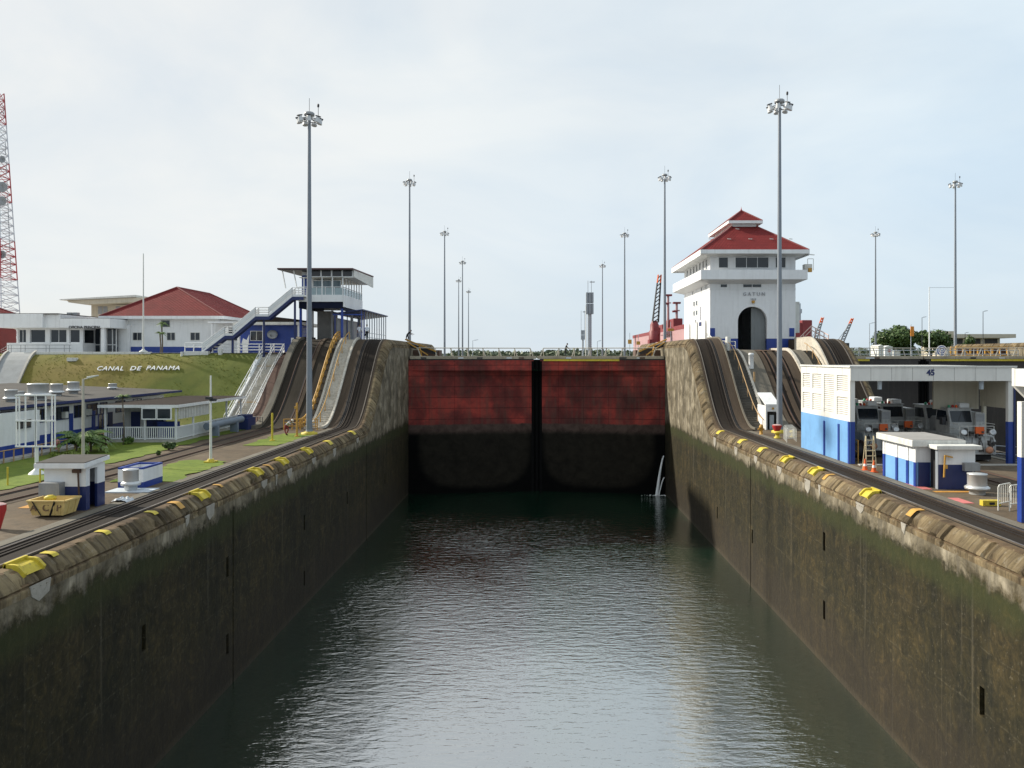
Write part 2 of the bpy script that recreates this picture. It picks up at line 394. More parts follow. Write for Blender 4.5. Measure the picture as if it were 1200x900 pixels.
def water_mat():
    m, nt, b = newmat('green_canal_water'); N = NT(nt)
    n0 = N.noise(.06, 3)
    c = N.ramp(n0, [(.3, (.0028,.017,.009)), (.7, (.006,.029,.015))])
    N.link(c, b.inputs['Base Color']); b.inputs['Roughness'].default_value = .035; b.inputs['IOR'].default_value = 3.3; b.inputs['Specular IOR Level'].default_value = 1.0
    a = N.noise(1.0, 3, .5, N.mapping((.85, 2.3, 1)), .4)
    d = N.noise(1.0, 3, .55, N.mapping((2.6, 7.5, 1)), .3)
    patch = N.ramp(N.noise(.045, 3, .5), [(.35, .35), (.65, 1.)])
    h = N.math('ADD', N.math('MULTIPLY', a, .75), N.math('MULTIPLY', d, .25))
    h = N.math('MULTIPLY', h, patch)
    # calmer pool in the middle of the near chamber, ruffled towards the walls and the gate
    X, Y, Z = N.xyz(); dx = N.math('MULTIPLY', N.math('SUBTRACT', X, 1.5), 1/11.0); dy = N.math('MULTIPLY', N.math('SUBTRACT', Y, 33.0), 1/19.0)
    rr = N.math('ADD', N.math('ADD', N.math('MULTIPLY', dx, dx), N.math('MULTIPLY', dy, dy)), N.math('MULTIPLY', N.math('SUBTRACT', n0, .5), .6))
    h = N.math('MULTIPLY', h, N.math('ADD', .38, N.math('MULTIPLY', sstep(N, rr, .15, 1.25), .72)))
    N.link(N.bump(h, 1.0, .14), b.inputs['Normal'])
    return m
WATER = water_mat()
def leaf_mat(name, cols):
    m, nt, b = newmat(name); N = NT(nt)
    n = N.noise(.9, 4, .6)
    n2 = N.noise(7, 2)
    c = N.ramp(n, [(.3, cols[0]), (.5, cols[1]), (.72, cols[2])])
    c = N.mix(.3, c, N.ramp(n2, [(.3, cols[0]), (.7, cols[2])]))
    N.link(c, b.inputs['Base Color']); b.inputs['Roughness'].default_value = .6
    return m
LEAF = leaf_mat('tree_leaves', [(.018,.045,.010),(.042,.088,.016),(.085,.13,.025)])
LEAFB= leaf_mat('shrub_leaves', [(.03,.075,.010),(.07,.14,.018),(.14,.20,.03)])
LEAFR= leaf_mat('red_leaves', [(.06,.02,.012),(.14,.035,.02),(.09,.07,.02)])
LEAFF= leaf_mat('hazed_far_leaves', [(.075,.105,.065),(.11,.14,.085),(.15,.175,.11)])  # lightened foliage: distance haze is put into the leaf colour
BARK = pm('bark', (.12,.095,.07), .9, .3, 2, bump=.4)
# ------------------------------------------------------------------ levels and ramp profiles
ZL, ZU = 11.0, 20.0
def smooth(t): t = max(0, min(1, t)); return t*t*(3-2*t)
LY0, RY0 = 78.0, 76.0                          # foot of the left / right incline
def prof(Y, y0, zt=ZU): return ZL + (zt-ZL)*smooth((Y-y0)/15.0)
def frange(a, b, st):
    n = max(1, int(round((b-a)/st))); return [a+(b-a)*i/n for i in range(n+1)]

def grid(name, mat, x0, x1, y0, y1, step, zf, jit=0.0, kind='structure'):
    nx = max(1, int((x1-x0)/step)); ny = max(1, int((y1-y0)/step))
    vs = []
    for j in range(ny+1):
        for i in range(nx+1):
            x = x0+(x1-x0)*i/nx; y = y0+(y1-y0)*j/ny
            if jit and (i in (0, nx)): x += jit*noise.noise((y*.8, x*.3, 2.2))
            if jit and (j in (0, ny)): y += jit*noise.noise((x*.8, y*.3, 5.1))
            vs.append((x, y, zf(x, y)))
    fs = [(j*(nx+1)+i, j*(nx+1)+i+1, (j+1)*(nx+1)+i+1, (j+1)*(nx+1)+i) for j in range(ny) for i in range(nx)]
    m = MB(); m.add(vs, fs, 0, True); o = m.build(name, mat, fix=False)
    tag(o, kind=kind); return o

# water of both lower chambers, and of the upper chambers behind the gates
def sheet(name, mat, x0, x1, y0, y1, z):
    m = MB(); m.add([(x0,y0,z),(x1,y0,z),(x1,y1,z),(x0,y1,z)], [(0,1,2,3)]); return struct(m.build(name, mat, fix=False))
sheet('water', WATER, -16.9, 16.9, -60, 112, 0.0)
sheet('side_water', WATER, 34.9, 68.6, -60, 112, 0.0)
sheet('upper_water', WATER, -16.9, 16.9, 104, 520, 16.2)
sheet('upper_side_water', WATER, 34.9, 68.6, 104, 520, 16.2)
# ground
sheet('quay_pavement', PAVE, -260, -17.62, -40, 79.5, ZL-.01)
sheet('centre_pavement', PAVE, 17.62, 34.4, -40, 77.5, ZL-.01)
sheet('far_quay_pavement', PAVE, 69.4, 300, -40, 92, ZL-.01)
sheet('terrace_pavement', CONC, -260, -27.0, 91.2, 200, 18.45)
sheet('upper_centre_pavement', PAVE, 19.5, 32.2, 90, 131, 18.65)
sheet('upper_quay_pavement', PAVE, -27.2, -17.62, 131, 520, 17.3)
sheet('upper_centre_ground', PAVE, 17.62, 34.4, 131, 520, 17.3)
sheet('upper_far_ground', EARTH, 69.4, 500, 92, 520, 17.3)
sheet('upper_left_ground', EARTH, -700, -27.0, 200, 520, 17.3)
sheet('ground', EARTH, -9000, 9000, 520, 15000, 17.2)

# hillside below the terrace
def hillz(x, y):
    t = (y-81.5)/(91.6-81.5)
    return ZL + (18.42-ZL)*smooth(t*.93+.05) + .16*noise.noise((x*.25, y*.3, 0)) * min(1, 4*t*(1-t)+.1)
grid('hillside', HILL, -130, -31.7, 81.2, 91.6, .7, hillz)
# lawns
lz = lambda x, y: ZL+.03+.035*noise.noise((x*.5, y*.5, 1.0))
grid('lawn', LAWN, -40, -27.9, 24, 79, .6, lz, .7)
grid('lawn', LAWN, -23.9, -20.4, 44.3, 53.5, .5, lz, .8)
grid('lawn', LAWN, -23.2, -20.3, 62.5, 72.5, .5, lz, .6)

def tufts(label, mat, x0, x1, y0, y1, zf, n, h, seed):
    rnd = random.Random(seed); m = MB()
    for _ in range(n):
        x = rnd.uniform(x0,x1); y = rnd.uniform(y0,y1)
        if noise.noise((x*.35,y*.35,seed)) < (-.12 if h > .06 else -2): continue
        z = zf(x,y)
        for _ in range(3):
            a = rnd.uniform(0,6.28); k = h*rnd.uniform(.5,1.3); dx, dy = math.cos(a)*k*.45, math.sin(a)*k*.45; bx, by = -math.sin(a)*.05, math.cos(a)*.05
            m.add([(x-bx,y-by,z-.02),(x+bx,y+by,z-.02),(x+dx,y+dy,z+k)],[(0,1,2)])
    tag(m.build('grass', mat, None, fix=False), label, 'grass', kind='stuff')
GRB = ground_mat('dry_grass_blades', [(.16,.20,.03),(.30,.28,.06),(.44,.37,.12)], .22, (.08,.10,.018), .1)
tufts('short dry grass on the hillside below the terrace', GRB, -90, -31.9, 81.6, 91.5, hillz, 5000, .07, 1)
# ------------------------------------------------------------------ chamber walls
COPE = [(.03,-.95),(0,-.72),(.03,-.66),(.12,-.62),(.05,-.56),(.09,-.47),(.24,-.30),(.40,-.13),(.50,-.04),(.60,-.01),(.92,0.0)]
def lock_wall(xf, side, y0, y1, yr, label, niches=(), grooves=()):
    root = thing('lock_wall', label, 'chamber wall', (xf, 0, 0))
    cuts = set(frange(y0, y1, 2.0)) | {g-.07 for g in grooves} | {g+.07 for g in grooves}
    for (ny, nz) in niches: cuts |= {ny-.17, ny+.17}
    ys = sorted(cuts); fm = MB(); xw = xf + side*.025
    def rect(ya, yb, za, zb, zc, zd, x):
        fm.add([(x,ya,za),(x,yb,zb),(x,yb,zd),(x,ya,zc)], [(0,1,2,3)])
    for ya, yb in zip(ys, ys[1:]):
        if yb-ya < 1e-4: continue
        ta, tb = prof(ya, yr)-.92, prof(yb, yr)-.92
        mid = (ya+yb)/2
        if any(abs(mid-g) < .06 for g in grooves):
            d = xw + side*.35
            rect(ya, yb, -2, -2, ta, tb, d)
            for yy, tt in ((ya, ta), (yb, tb)):
                fm.add([(xw,yy,-2),(d,yy,-2),(d,yy,tt),(xw,yy,tt)], [(0,1,2,3)])
            continue
        ns = sorted(nz for (ny, nz) in niches if abs(mid-ny) < .16)
        z = -2
        for nzc in ns:
            rect(ya, yb, z, z, nzc-.55, nzc-.55, xw); d = xw+side*.6
            a, b_ = nzc-.55, nzc+.55
            fm.add([(d,ya,a),(d,yb,a),(d,yb,b_),(d,ya,b_),(xw,ya,a),(xw,yb,a),(xw,yb,b_),(xw,ya,b_)],
                   [(0,1,2,3),(0,1,5,4),(2,3,7,6),(1,2,6,5),(0,3,7,4)])
            z = b_
        rect(ya, yb, z, z, ta, tb, xw)
    fm.build('wall_face', WALLM, root)
    # cast coping with joints, ribs, chips
    cm = MB(); ys = frange(y0, y1, .1); k = len(COPE); vs = []
    for Y in ys:
        zt = prof(Y, yr); fb = (Y % 3.0); fr = (Y % .6)
        g = .16 if fb < .12 else (.045 if fr < .1 else 0)
        bi = math.floor(Y/.6)
        blk = noise.noise((bi*3.7, xf, 0))*.022
        for i, (d, dz) in enumerate(COPE):
            n = noise.noise((Y*5+xf, dz*6, 3))*.018 + noise.noise((Y*11, dz*12, xf))*.012
            pit = max(0, noise.noise((Y*1.3+xf*2, 9.1+i*.5, 0))-.22)
            chip = (pit*.5 if i in (4,5) else pit*.22 if i == 8 else pit*.35 if i in (1,2) else 0)*(.4+max(0, noise.noise((Y*6, i, 2))+.5))
            w = 0 if i in (0, k-1, k-2) else 1
            low = 1 if i <= 2 else 0
            dd = d + w*(g*(1-.5*low) + blk + n*(1.6 if low else .7) + chip); zz = dz - w*(g*.5 + n*.5 + chip*.6)*(1-low)
            vs.append((xf+side*dd, Y, zt+zz))
    fs = [(j*k+i, (j+1)*k+i, (j+1)*k+i+1, j*k+i+1) for j in range(len(ys)-1) for i in range(k-1)]
    cm.add(vs, fs, 0, False); cm.build('coping', COPEM, root)
    return root
def chock(root, xf, side, Y, L, mat, yr, full=True):
    """painted fairlead saddle let into the coping: a sheet that follows the coping with two upstanding lips"""
    m = MB(); pr = COPE[6:] if full else COPE[7:]
    def prof_pts(off): return [(d-off*.8, dz+off) for d, dz in pr]
    lo = prof_pts(.035); k = len(lo); vs = []; ys = frange(Y-L/2, Y+L/2, .3)
    for yy in ys:
        for d, dz in lo: vs.append((xf+side*d, yy, prof(yy, yr)+dz))
    m.add(vs, [(j*k+i, (j+1)*k+i, (j+1)*k+i+1, j*k+i+1) for j in range(len(ys)-1) for i in range(k-1)])
    if full and L > 1:
        for yy in (Y-L/2, Y+L/2-.13):
            for (a, b_) in zip(prof_pts(0.0), prof_pts(0.0)[1:]):
                z0 = prof(yy, yr); up = .15
                m.extr([(xf+side*a[0],yy,z0+a[1]-.05),(xf+side*(a[0]-up*.5),yy,z0+a[1]+up*.8),(xf+side*(b_[0]-up*.5),yy,z0+b_[1]+up*.8),(xf+side*b_[0],yy,z0+b_[1]-.05)], (0,.13,0))
        z0 = prof(Y, yr); m.box(xf+side*.80, xf+side*.90, Y-L/2, Y+L/2, z0-.05, z0+.16)
    m.build('chock', mat, root)
    if full:
        q = random.uniform(.5,1.1); m = MB(); z0 = prof(Y, yr)
        m.extr([(xf-side*.005,Y-L/2,z0-.62),(xf-side*.005,Y+L/2,z0-.60),(xf-side*.005,Y+L/2-.1,z0-.62-q*.6),(xf-side*.005,Y-.1,z0-.7-q*.75),(xf-side*.005,Y-L/2+.1,z0-.62-q*.5)], (side*.04,0,0)); m.build('repair_patch', PATCH, root)
PATCH = pm('repair_mortar', (.30,.28,.24), .9, .3, 2.5, bump=.4, spots=.5, dirt=(.10,.085,.065))
NL = [(22.6, 4.6),(22.6,1.0),(43.2,6.6),(43.2,2.4),(57.5,6.0),(57.5,2.0),(70.5,5.5),(88,4.5),(34,6.0)]
wl = lock_wall(-16.75, -1, -14, 131, LY0, 'algae-dark concrete chamber wall on the left, below the grassy quay', NL, (44.0, 78.5, 14.0))
wr = lock_wall(16.75, 1, -14, 131, RY0, 'sunlit algae-stained chamber wall on the right, below the locomotive shed', [(46.5,3.2),(46.5,7.2),(62,4.0),(30,5.0),(30,1.4),(74,3.5)], (62.5,))
wc = lock_wall(35.0, -1, -14, 131, RY0, 'chamber wall of the second lane, on the far side of the centre island')
wd = lock_wall(68.5, 1, -14, 131, RY0, 'outermost chamber wall across the second lane, dark behind the shed')
for Y, L, M_, full in ((26.9,1.15,YELL,True),(28.4,.35,YELL,False),(24.6,.5,OCHRE,False),(31.9,.4,YELL,False),(35.9,.4,YELL,False),(38.2,.5,OCHRE,True),(40.9,1.05,YELL,True),(43.4,.3,OCHRE,False),(49,1.05,YELL,True),(51.3,.35,OCHRE,True),(54,1.05,YELL,True),(59.9,1.05,YELL,True),(66,1.0,YELL,True),(74.5,1.0,YELL,True)):
    chock(wl, -16.75, -1, Y, L, M_, LY0, full)
for Y, L, M_, full in ((26.0,.5,OCHRE,True),(36.4,.5,OCHRE,True),(41.3,1.05,YELL,True),(47.2,.4,OCHRE,True),(49.3,1.05,YELL,True),(55,1.05,YELL,True),(61,1.0,YELL,True),(67,1.0,YELL,True),(75,1.0,YELL,True)):
    chock(wr, 16.75, 1, Y, L, M_, RY0, full)

# ------------------------------------------------------------------ inclines between the two levels
def strip(m, xa, xb, yr, zt, ya, yb, dz=0, mi=0):
    """sheet with side skirts that follows the incline; upper levels end at zt"""
    ys = frange(ya, yb, .5); vs = []
    if xa > xb: xa, xb = xb, xa
    for Y in ys:
        z = prof(Y, yr, zt)+dz
        vs += [(xa, Y, min(z, ZL)-.4), (xa, Y, z), (xb, Y, z), (xb, Y, min(z, ZL)-.4)]
    fs = []
    for j in range(len(ys)-1):
        for i in range(3): fs.append((j*4+i, (j+1)*4+i, (j+1)*4+i+1, j*4+i+1))
    n = len(vs); fs += [(0,1,2,3), (n-4, n-3, n-2, n-1)]
    m.add(vs, fs, mi)
IM = [RAMPB, BED, RAMPG, RAMPR, STEP, CONC, RAMPD]
m = MB()
S = lambda xa, xb, zt=ZU, dz=0, mi=0, ya=77.0, yb=131, yr=LY0: strip(m, xa, xb, yr, zt, ya, yb, dz, mi)
S(-17.60, -17.78, dz=.02, mi=0); S(-17.78, -19.75, dz=.0, mi=1); S(-19.75, -20.70, dz=.03, mi=0)
S(-20.70, -22.55, dz=-.25, mi=5, yb=96); S(-20.70, -20.92, dz=.28, mi=4, yb=94); S(-22.33, -22.55, dz=.28, mi=4, yb=94)
S(-22.55, -24.35, dz=.02, mi=6, yb=112); S(-24.35, -24.7, dz=.14, mi=0, yb=112); S(-24.7, -27.2, dz=.0, mi=6, yb=112)
S(-27.2, -27.85, dz=.35, mi=2, yb=98); S(-27.85, -29.15, zt=18.5, dz=.05, mi=3, yb=94)
struct(m.build('incline', IM))
m = MB()
S = lambda xa, xb, zt=ZU, dz=0, mi=0, ya=75.0, yb=131, yr=RY0: strip(m, xa, xb, yr, zt, ya, yb, dz, mi)
for sgn in (0, 1):
    f = (lambda x: x) if not sgn else (lambda x: 51.75-x)
    S(f(17.60), f(17.78), dz=.02, mi=0); S(f(17.78), f(19.75), dz=0, mi=1); S(f(19.75), f(20.55), dz=.12, mi=0); S(f(20.55), f(20.70), dz=.3, mi=4 if sgn else 2, yb=96)
S(20.70, 22.60, zt=18.7, dz=-.3, mi=6, yb=97); S(22.60, 22.85, zt=18.7, dz=.22, mi=4, yb=93)
S(22.85, 24.6, zt=18.7, dz=.1, mi=2, yb=97); S(24.6, 25.2, zt=18.7, dz=.02, mi=0, yb=98); S(25.2, 26.0, zt=18.7, dz=-.06, mi=1, yb=98)
S(26.0, 26.5, zt=18.7, dz=.02, mi=0, yb=98); S(26.5, 27.3, zt=18.7, dz=-.06, mi=1, yb=98); S(27.3, 28.3, zt=18.7, dz=.02, mi=0, yb=98)
S(28.3, 28.6, zt=18.7, dz=.32, mi=4, yb=97); S(28.6, 30.0, zt=18.7, dz=.1, mi=2, yb=97); S(30.0, 31.05, zt=18.7, dz=-.25, mi=6, yb=97)
struct(m.build('incline', IM))
# the other two quay edges of the second lane
m = MB()
strip(m, 69.35, 74, RY0, ZU, 75, 131, 0, 1); struct(m.build('incline', IM))
# terrace edge behind the right of the white stairs
m = MB(); m.box(-32.2, -27.2, 92.5, 97, 11, 18.44); m.box(-27.2, -17.6, 112, 131, 11, 19.6); struct(m.build('terrace_base', CONC))

# ------------------------------------------------------------------ railway tracks
def ribbon(m, x, w, h, ys, zf, mi=0):
    vs = []
    for Y in ys:
        z = zf(Y); vs += [(x(Y)-w/2, Y, z-.02), (x(Y)-w/2, Y, z+h), (x(Y)+w/2, Y, z+h), (x(Y)+w/2, Y, z-.02)]
    fs = [(j*4+i, (j+1)*4+i, (j+1)*4+i+1, j*4+i+1) for j in range(len(ys)-1) for i in range(3)]
    m.add(vs, fs, mi)
DKRAIL = pm('dark_rail', (.085,.065,.05), .45, .25, 2, metal=.4)
def track(name, label, sgn, f, yr):
    root = thing(name, label, 'railway track', (f(18.66), 0, ZL))
    low = frange(-14, yr-3, 4); up = frange(yr-3, 131, .75); ys = low + up[1:]
    zf = lambda Y: prof(Y, yr)
    m = MB(); ribbon(m, lambda Y: f(18.72), 1.94, .004, low+[yr-.8], zf); m.build('track_bed', BED, root)
    m = MB(); ribbon(m, lambda Y: f(19.98), .55, .035, low+[yr-.8], zf); m.build('kerb_strip', RAMPG, root)
    for x, w, h in ((17.88, .10, .07), (19.40, .09, .06)):
        m = MB(); ribbon(m, lambda Y: f(x), w, h, ys, zf); m.build('rail', RAILM if x < 18 else DKRAIL, root)
    m = MB()
    for x in (18.82, 19.08): ribbon(m, lambda Y, x=x: f(x), .13, .05, ys, zf)
    m.build('rack', pm('oily_rack', (.022,.016,.012), .7, .3, 2, spec=.15), root)
    m = MB()
    for x in (19.56, 19.74): ribbon(m, lambda Y, x=x: f(x), .10, .03, ys, zf)
    m.build('conductor_slot', BLACK, root)
    return root
track('railway_track', 'towing track with bright outer rail running along the left quay edge and up the incline', -1, lambda x: -x, LY0)
track('railway_track', 'towing track running past the locomotive shed along the right quay edge and up the incline', 1, lambda x: x, RY0)
track('railway_track', 'towing track on the far side of the centre island, beside the second lane', 1, lambda x: 51.75-x, RY0)
def return_track(label, xc, yr, zt, y0, yend):
    root = thing('return_track', label, 'railway track', (xc(60), 0, ZL))
    ys = frange(y0, yr-3, 2) + frange(yr-3, yend, .75)[1:]
    zf = lambda Y: prof(Y, yr, zt)+.02
    m = MB(); ribbon(m, xc, 2.6, .006, frange(y0, yr-1.2, 2), lambda Y: prof(Y, yr, zt)); m.build('track_bed', RAMPB, root)
    for o in (-.76, .76):
        m = MB(); ribbon(m, lambda Y: xc(Y)+o, .09, .07, ys, zf); m.build('rail', RUST, root)
        m = MB(); ribbon(m, lambda Y: xc(Y)+o*.86, .10, .01, ys, zf); m.build('flangeway', BLACK, root)
    return root
return_track('rusty return track curving past the lawn in front of the long low workshop', lambda Y: -25.6-1.4*smooth((52-Y)/25), LY0, ZU, 0, 112)
return_track('return track climbing the middle of the centre island to the arched doorway', lambda Y: 26.25, RY0, 18.7, 0, 98)

# ------------------------------------------------------------------ stairs on the inclines
def curb_stairs(label, xa, xb, yr, zt, ya, yb, mat, rail=None):
    root = thing('staircase', label, 'stairs', ((xa+xb)/2, ya, ZL))
    m = MB(); y = ya
    while y < yb:
        z = prof(y+.17, yr, zt); m.box(xa, xb, y, y+.36, z-.5, z+.02); y += .36
    m.build('step', mat, root)
    if rail:
        x, rm, h, nr = rail
        ys = frange(ya, yb, .9)
        m = MB()
        for k in range(nr):
            m.path([(x, Y, prof(Y, yr, zt)+h*(k+1)/nr) for Y in ys], .045, 6)
        for Y in ys[::2]: m.tube((x, Y, prof(Y, yr, zt)-.2), (x, Y, prof(Y, yr, zt)+h), .04, n=6)
        m.build('handrail', rm, root)
    return root
curb_stairs('pale concrete stairs beside the left towing track with an ochre middle handrail', -22.31, -20.94, LY0, ZU, 78.3, 92.5, STEP, (-21.75, OCHRE, .9, 1))
curb_stairs('dark worn stairs up the centre island with a tan wooden handrail', 20.72, 22.58, RY0, 18.7, 76.6, 90.5, STEPD, (21.75, TAN, .95, 1))
curb_stairs('short dark stairs on the far side of the centre island below the pink railing', 30.02, 31.03, RY0, 18.7, 77, 90.5, STEPD, (30.4, TAN, .9, 1))
# heavy ochre guard rail on the left incline
root = thing('guard_rail', 'chunky ochre double guard rail climbing the left incline beside the pale stairs', 'guard rail', (-23.0, 78, ZL))
ys = frange(76.5, 93, .8); m = MB()
for h in (.45, .95): m.path([(-23.0, Y, prof(Y, LY0)+h) for Y in ys], .085, 6)
m.build('rail', OCHRE, root)
for Y in ys:
    m = MB(); m.beam((-23.0, Y, prof(Y, LY0)-.1), (-23.0, Y, prof(Y, LY0)+.95), .11, .11); m.build('post', OCHRE, root)
# low ochre fence at the foot
root = thing('guard_fence', 'low ochre pipe fence at the foot of the left incline behind the light mast', 'fence', (-21.8, 76.3, ZL))
for x in (-24.2, -23.4, -22.6, -21.8, -21.0):
    m = MB(); m.tube((x, 76.2, ZL-.05), (x, 76.2, ZL+1.05), .05); m.build('post', OCHRE, root)
for h in (.35, .7, 1.02):
    m = MB(); m.tube((-24.2, 76.2, ZL+h), (-21.0, 76.2, ZL+h), .04); m.build('rail', OCHRE, root)

# white stairs up the hillside
root = thing('staircase', 'wide white concrete stairs with white pipe railings up the grassy hillside', 'stairs', (-30.4, 82, ZL))
SA, SB = (80.6, ZL), (92.2, 18.46)
sz = lambda y: SA[1] + (SB[1]-SA[1])*(y-SA[0])/(SB[0]-SA[0])
m = MB(); n = 44
for i in range(n):
    y = SA[0]+(SB[0]-SA[0])*i/n; z = sz(SA[0]+(SB[0]-SA[0])*(i+1)/n)
    m.box(-31.45, -29.35, y, y+.30, z-.5, z)
m.build('step', STEP, root)
for x in (-31.55, -29.25):
    m = MB(); m.extr([(x-.1, SA[0]-.2, ZL-.2), (x-.1, SA[0]-.2, ZL+.25), (x-.1, SB[0], SB[1]+.25), (x-.1, SB[0], SB[1]-1.0)], (.2, 0, 0)); m.build('stringer', WHITE, root)
for i in (12, 34, 43):
    y = SA[0]+(SB[0]-SA[0])*i/n; z = sz(SA[0]+(SB[0]-SA[0])*(i+1)/n)
    m = MB(); m.box(-31.44, -29.36, y-.01, y+.27, z-.02, z+.008); m.build('landing_strip', OCHRE, root)
for x in (-31.55, -30.4, -29.25):
    m = MB()
    for h in (.6, 1.05): m.tube((x, SA[0]-.3, ZL+h), (x, SB[0], SB[1]+h), .035, n=6)
    for y in frange(SA[0]-.3, SB[0], 1.45): m.tube((x, y, sz(max(y, SA[0]))-.1), (x, y, sz(max(y,SA[0]))+1.05), .035, n=6)
    m.build('railing', WHITE, root)

# ------------------------------------------------------------------ mitre gates
def gate_leaf(xh, xc, label, yellow=None, skin=None):
    """one leaf from its hinge xh to the mitre at xc"""
    y0, y1 = 104.0, 106.6
    root = thing('lock_gate_leaf', label, 'lock gate', (xh, y0, 0))
    d = 1 if xc > xh else -1
    xm = xc - d*.42
    ym = y0 + (y1-y0)
    m = MB()
    m.extr([(xh, y0, -2), (xm, ym, -2), (xm, ym+2.0, -2), (xh, y0+2.0, -2)], (0, 0, 19.55)); 
    m.build('skin_plating', skin or GATEM, root)
    # mitre post, set back
    m = MB(); m.extr([(xm, ym+.45, -2), (xc-d*.002, ym+.55, -2), (xc-d*.002, ym+2.0, -2), (xm, ym+2.0, -2)], (0,0,19.6)); m.build('mitre_post', pm('tarred_timber', (.005,.005,.005), .9, .3, spec=.1), root)
    m = MB(); m.extr([(xm-d*.28, ym-.03-.28*.15, -2), (xm, ym-.05, -2), (xm, ym+.2, -2), (xm-d*.28, ym+.2, -2)], (0,0,19.4)); m.build('seal', pm('tarred_timber', (.005,.005,.005), .9, .3, spec=.1), root)
    if d > 0:
        m = MB(); m.box(xc-.16, xc+.16, ym+.25, ym+.44, -2, 17.6); m.build('sealing_post', pm('tarred_timber', (.005,.005,.005), .9, .3, spec=.1), root)
    L = Vector((xm-xh, ym-y0, 0)); 
    P = lambda t, off, z: (xh + L.x*t, y0 + L.y*t + off, z)
    # dark gap and walkway beam on top
    m = MB(); m.extr([P(.01,.1,17.55), P(1,.1,17.55), P(1,1.9,17.55), P(.01,1.9,17.55)], (0,0,.14)); m.build('gap_plate', DKST, root)
    m = MB(); m.extr([P(.01,-.12,17.69), P(1.02,-.12,17.69), P(1.02,2.1,17.69), P(.01,2.1,17.69)], (0,0,.40)); m.build('walkway', pm('tan_walkway', (.36,.31,.23), .8, .25, .8, streak=.3, spots=.3), root, .03)
    # cut-outs, brackets on the walkway edge
    for i in range(5):
        t = random.uniform(.08, .92); m = MB(); c = P(t,-.16,17.78); m.box(c[0]-.35, c[0]+.35, c[1]-.03, c[1]+.06, 17.74, 17.92); m.build('bracket', [DKST, ALU, RUST][i%3], root)
    if yellow:
        a, b_ = yellow
        m = MB(); p, q = P(a,-.16,0), P(b_,-.16,0); m.extr([(p[0],p[1]-.05,17.42),(q[0],q[1]-.05,17.42),(q[0],q[1]-.05,17.66),(p[0],p[1]-.05,17.66)], (0,.12,0)); m.build('kick_plate', YELL, root)
    # handrail with raked struts
    m = MB(); RM = pm('railing_cream', (.50,.46,.38), .6, .15)
    for h in (19.15,): m.tube(P(.06,.0,h), P(.97,.0,h), .05, n=6)
    m.tube(P(.06,1.9,19.15), P(.97,1.9,19.15), .05, n=6)
    m.build('top_rail', RM, root)
    for i in range(8):
        t = .07+.9*i/7; q = P(t,.0,19.15); p = P(t+.03*d*(1 if xh<xc else -1)*.8,.0,18.05)
        m = MB(); m.tube(p, q, .05, n=6); m.tube(P(t+.028,.0,18.05), P(t+.003,.0,19.15), .03, n=6); m.tube(P(t,1.9,18.05), P(t,1.9,19.15), .04, n=6); m.build('railing_post', RM, root)
    return root
OLDG = pm('old_dark_plating', (.035,.030,.028), .7, .3, .4, streak=.3)
gate_leaf(-16.75, 0, 'left leaf of the great red steel gate, dark stained plating')
gate_leaf(16.75, 0, 'right leaf of the great red steel gate with a yellow strip along its walkway', (.36, .97))
gate_leaf(35.0, 51.75, 'leaf of the second lane gate seen just above the shed roof, nearer the island', (.30, .55), OLDG)
gate_leaf(68.5, 51.75, 'leaf of the second lane gate at the far right with a long yellow strip', (.1, .97), OLDG)
# operating arms and machinery beside the gates
def gate_arm(label, xs, xe):
    root = thing('gate_strut', label, 'gate arm', (xs, 108, ZU))
    m = MB(); m.beam((xs, 106, 19.7), (xe, 104.9, 18.5), .45, .5); m.build('arm', DKST, root)
    m = MB(); m.beam((xs, 105.4, 20.3), (xe*1.0, 104.3, 18.7), .12, .18); m.beam((xs+ (xe-xs)*.45, 105.0, 19.6), (xs+(xe-xs)*.55, 104.6, 17.9), .14, .14); m.beam((xs+(xe-xs)*.1, 104.6, 19.9),(xs+(xe-xs)*.75, 104.5, 18.2), .14,.14); m.build('bracing', OCHRE, root)
    m = MB(); m.box(min(xs,xe), max(xs,xe), 108, 111, 17.9, 18.9); m.build('housing', RUST, root)
    return root
gate_arm('ochre braced operating arm beside the left end of the red gate', -17.4, -13.2)
gate_arm('ochre braced operating arm beside the right end of the red gate', 17.2, 13.4)
# water spouting from the right gate seal
root = thing('water_jet', 'thin white jet of water leaking from the right end of the red gate', 'water jet', (16.2, 103.7, 0))
FOAM = pm('white_foam', (.78,.80,.80), .5, .08, 3)
m = MB()
pts = [(16.55-.95*(i/10)**1.2*1.0, 103.75-.25*i/10, 5.1*(1-(i/10)**1.7)) for i in range(11)]
for (a, b_), i in zip(zip(pts, pts[1:]), range(10)): m.tube(a, b_, .07+.016*i, .086+.016*i, 7, cap=False)
pts2 = [(16.6-.75*(i/6)**1.1, 103.6-.3*i/6, 2.3*(1-(i/6)**1.7)) for i in range(7)]
for a, b_ in zip(pts2, pts2[1:]): m.tube(a, b_, .08, n=6, cap=False)
m.build('jet', FOAM, root)
m = MB()
for i in range(70):
    a = random.uniform(0, 6.28); r = abs(random.gauss(0, .75)); x = min(16.6, 15.8+r*math.cos(a)*1.5); y = 103.3+r*math.sin(a)*.35; s = random.uniform(.03, .14)
    m.lathe([(s*.4, .012), (s, .02), (s*.75, s*.35), (s*.2, s*.5)], (x, y, 0), 7)
m.build('foam', FOAM, root)
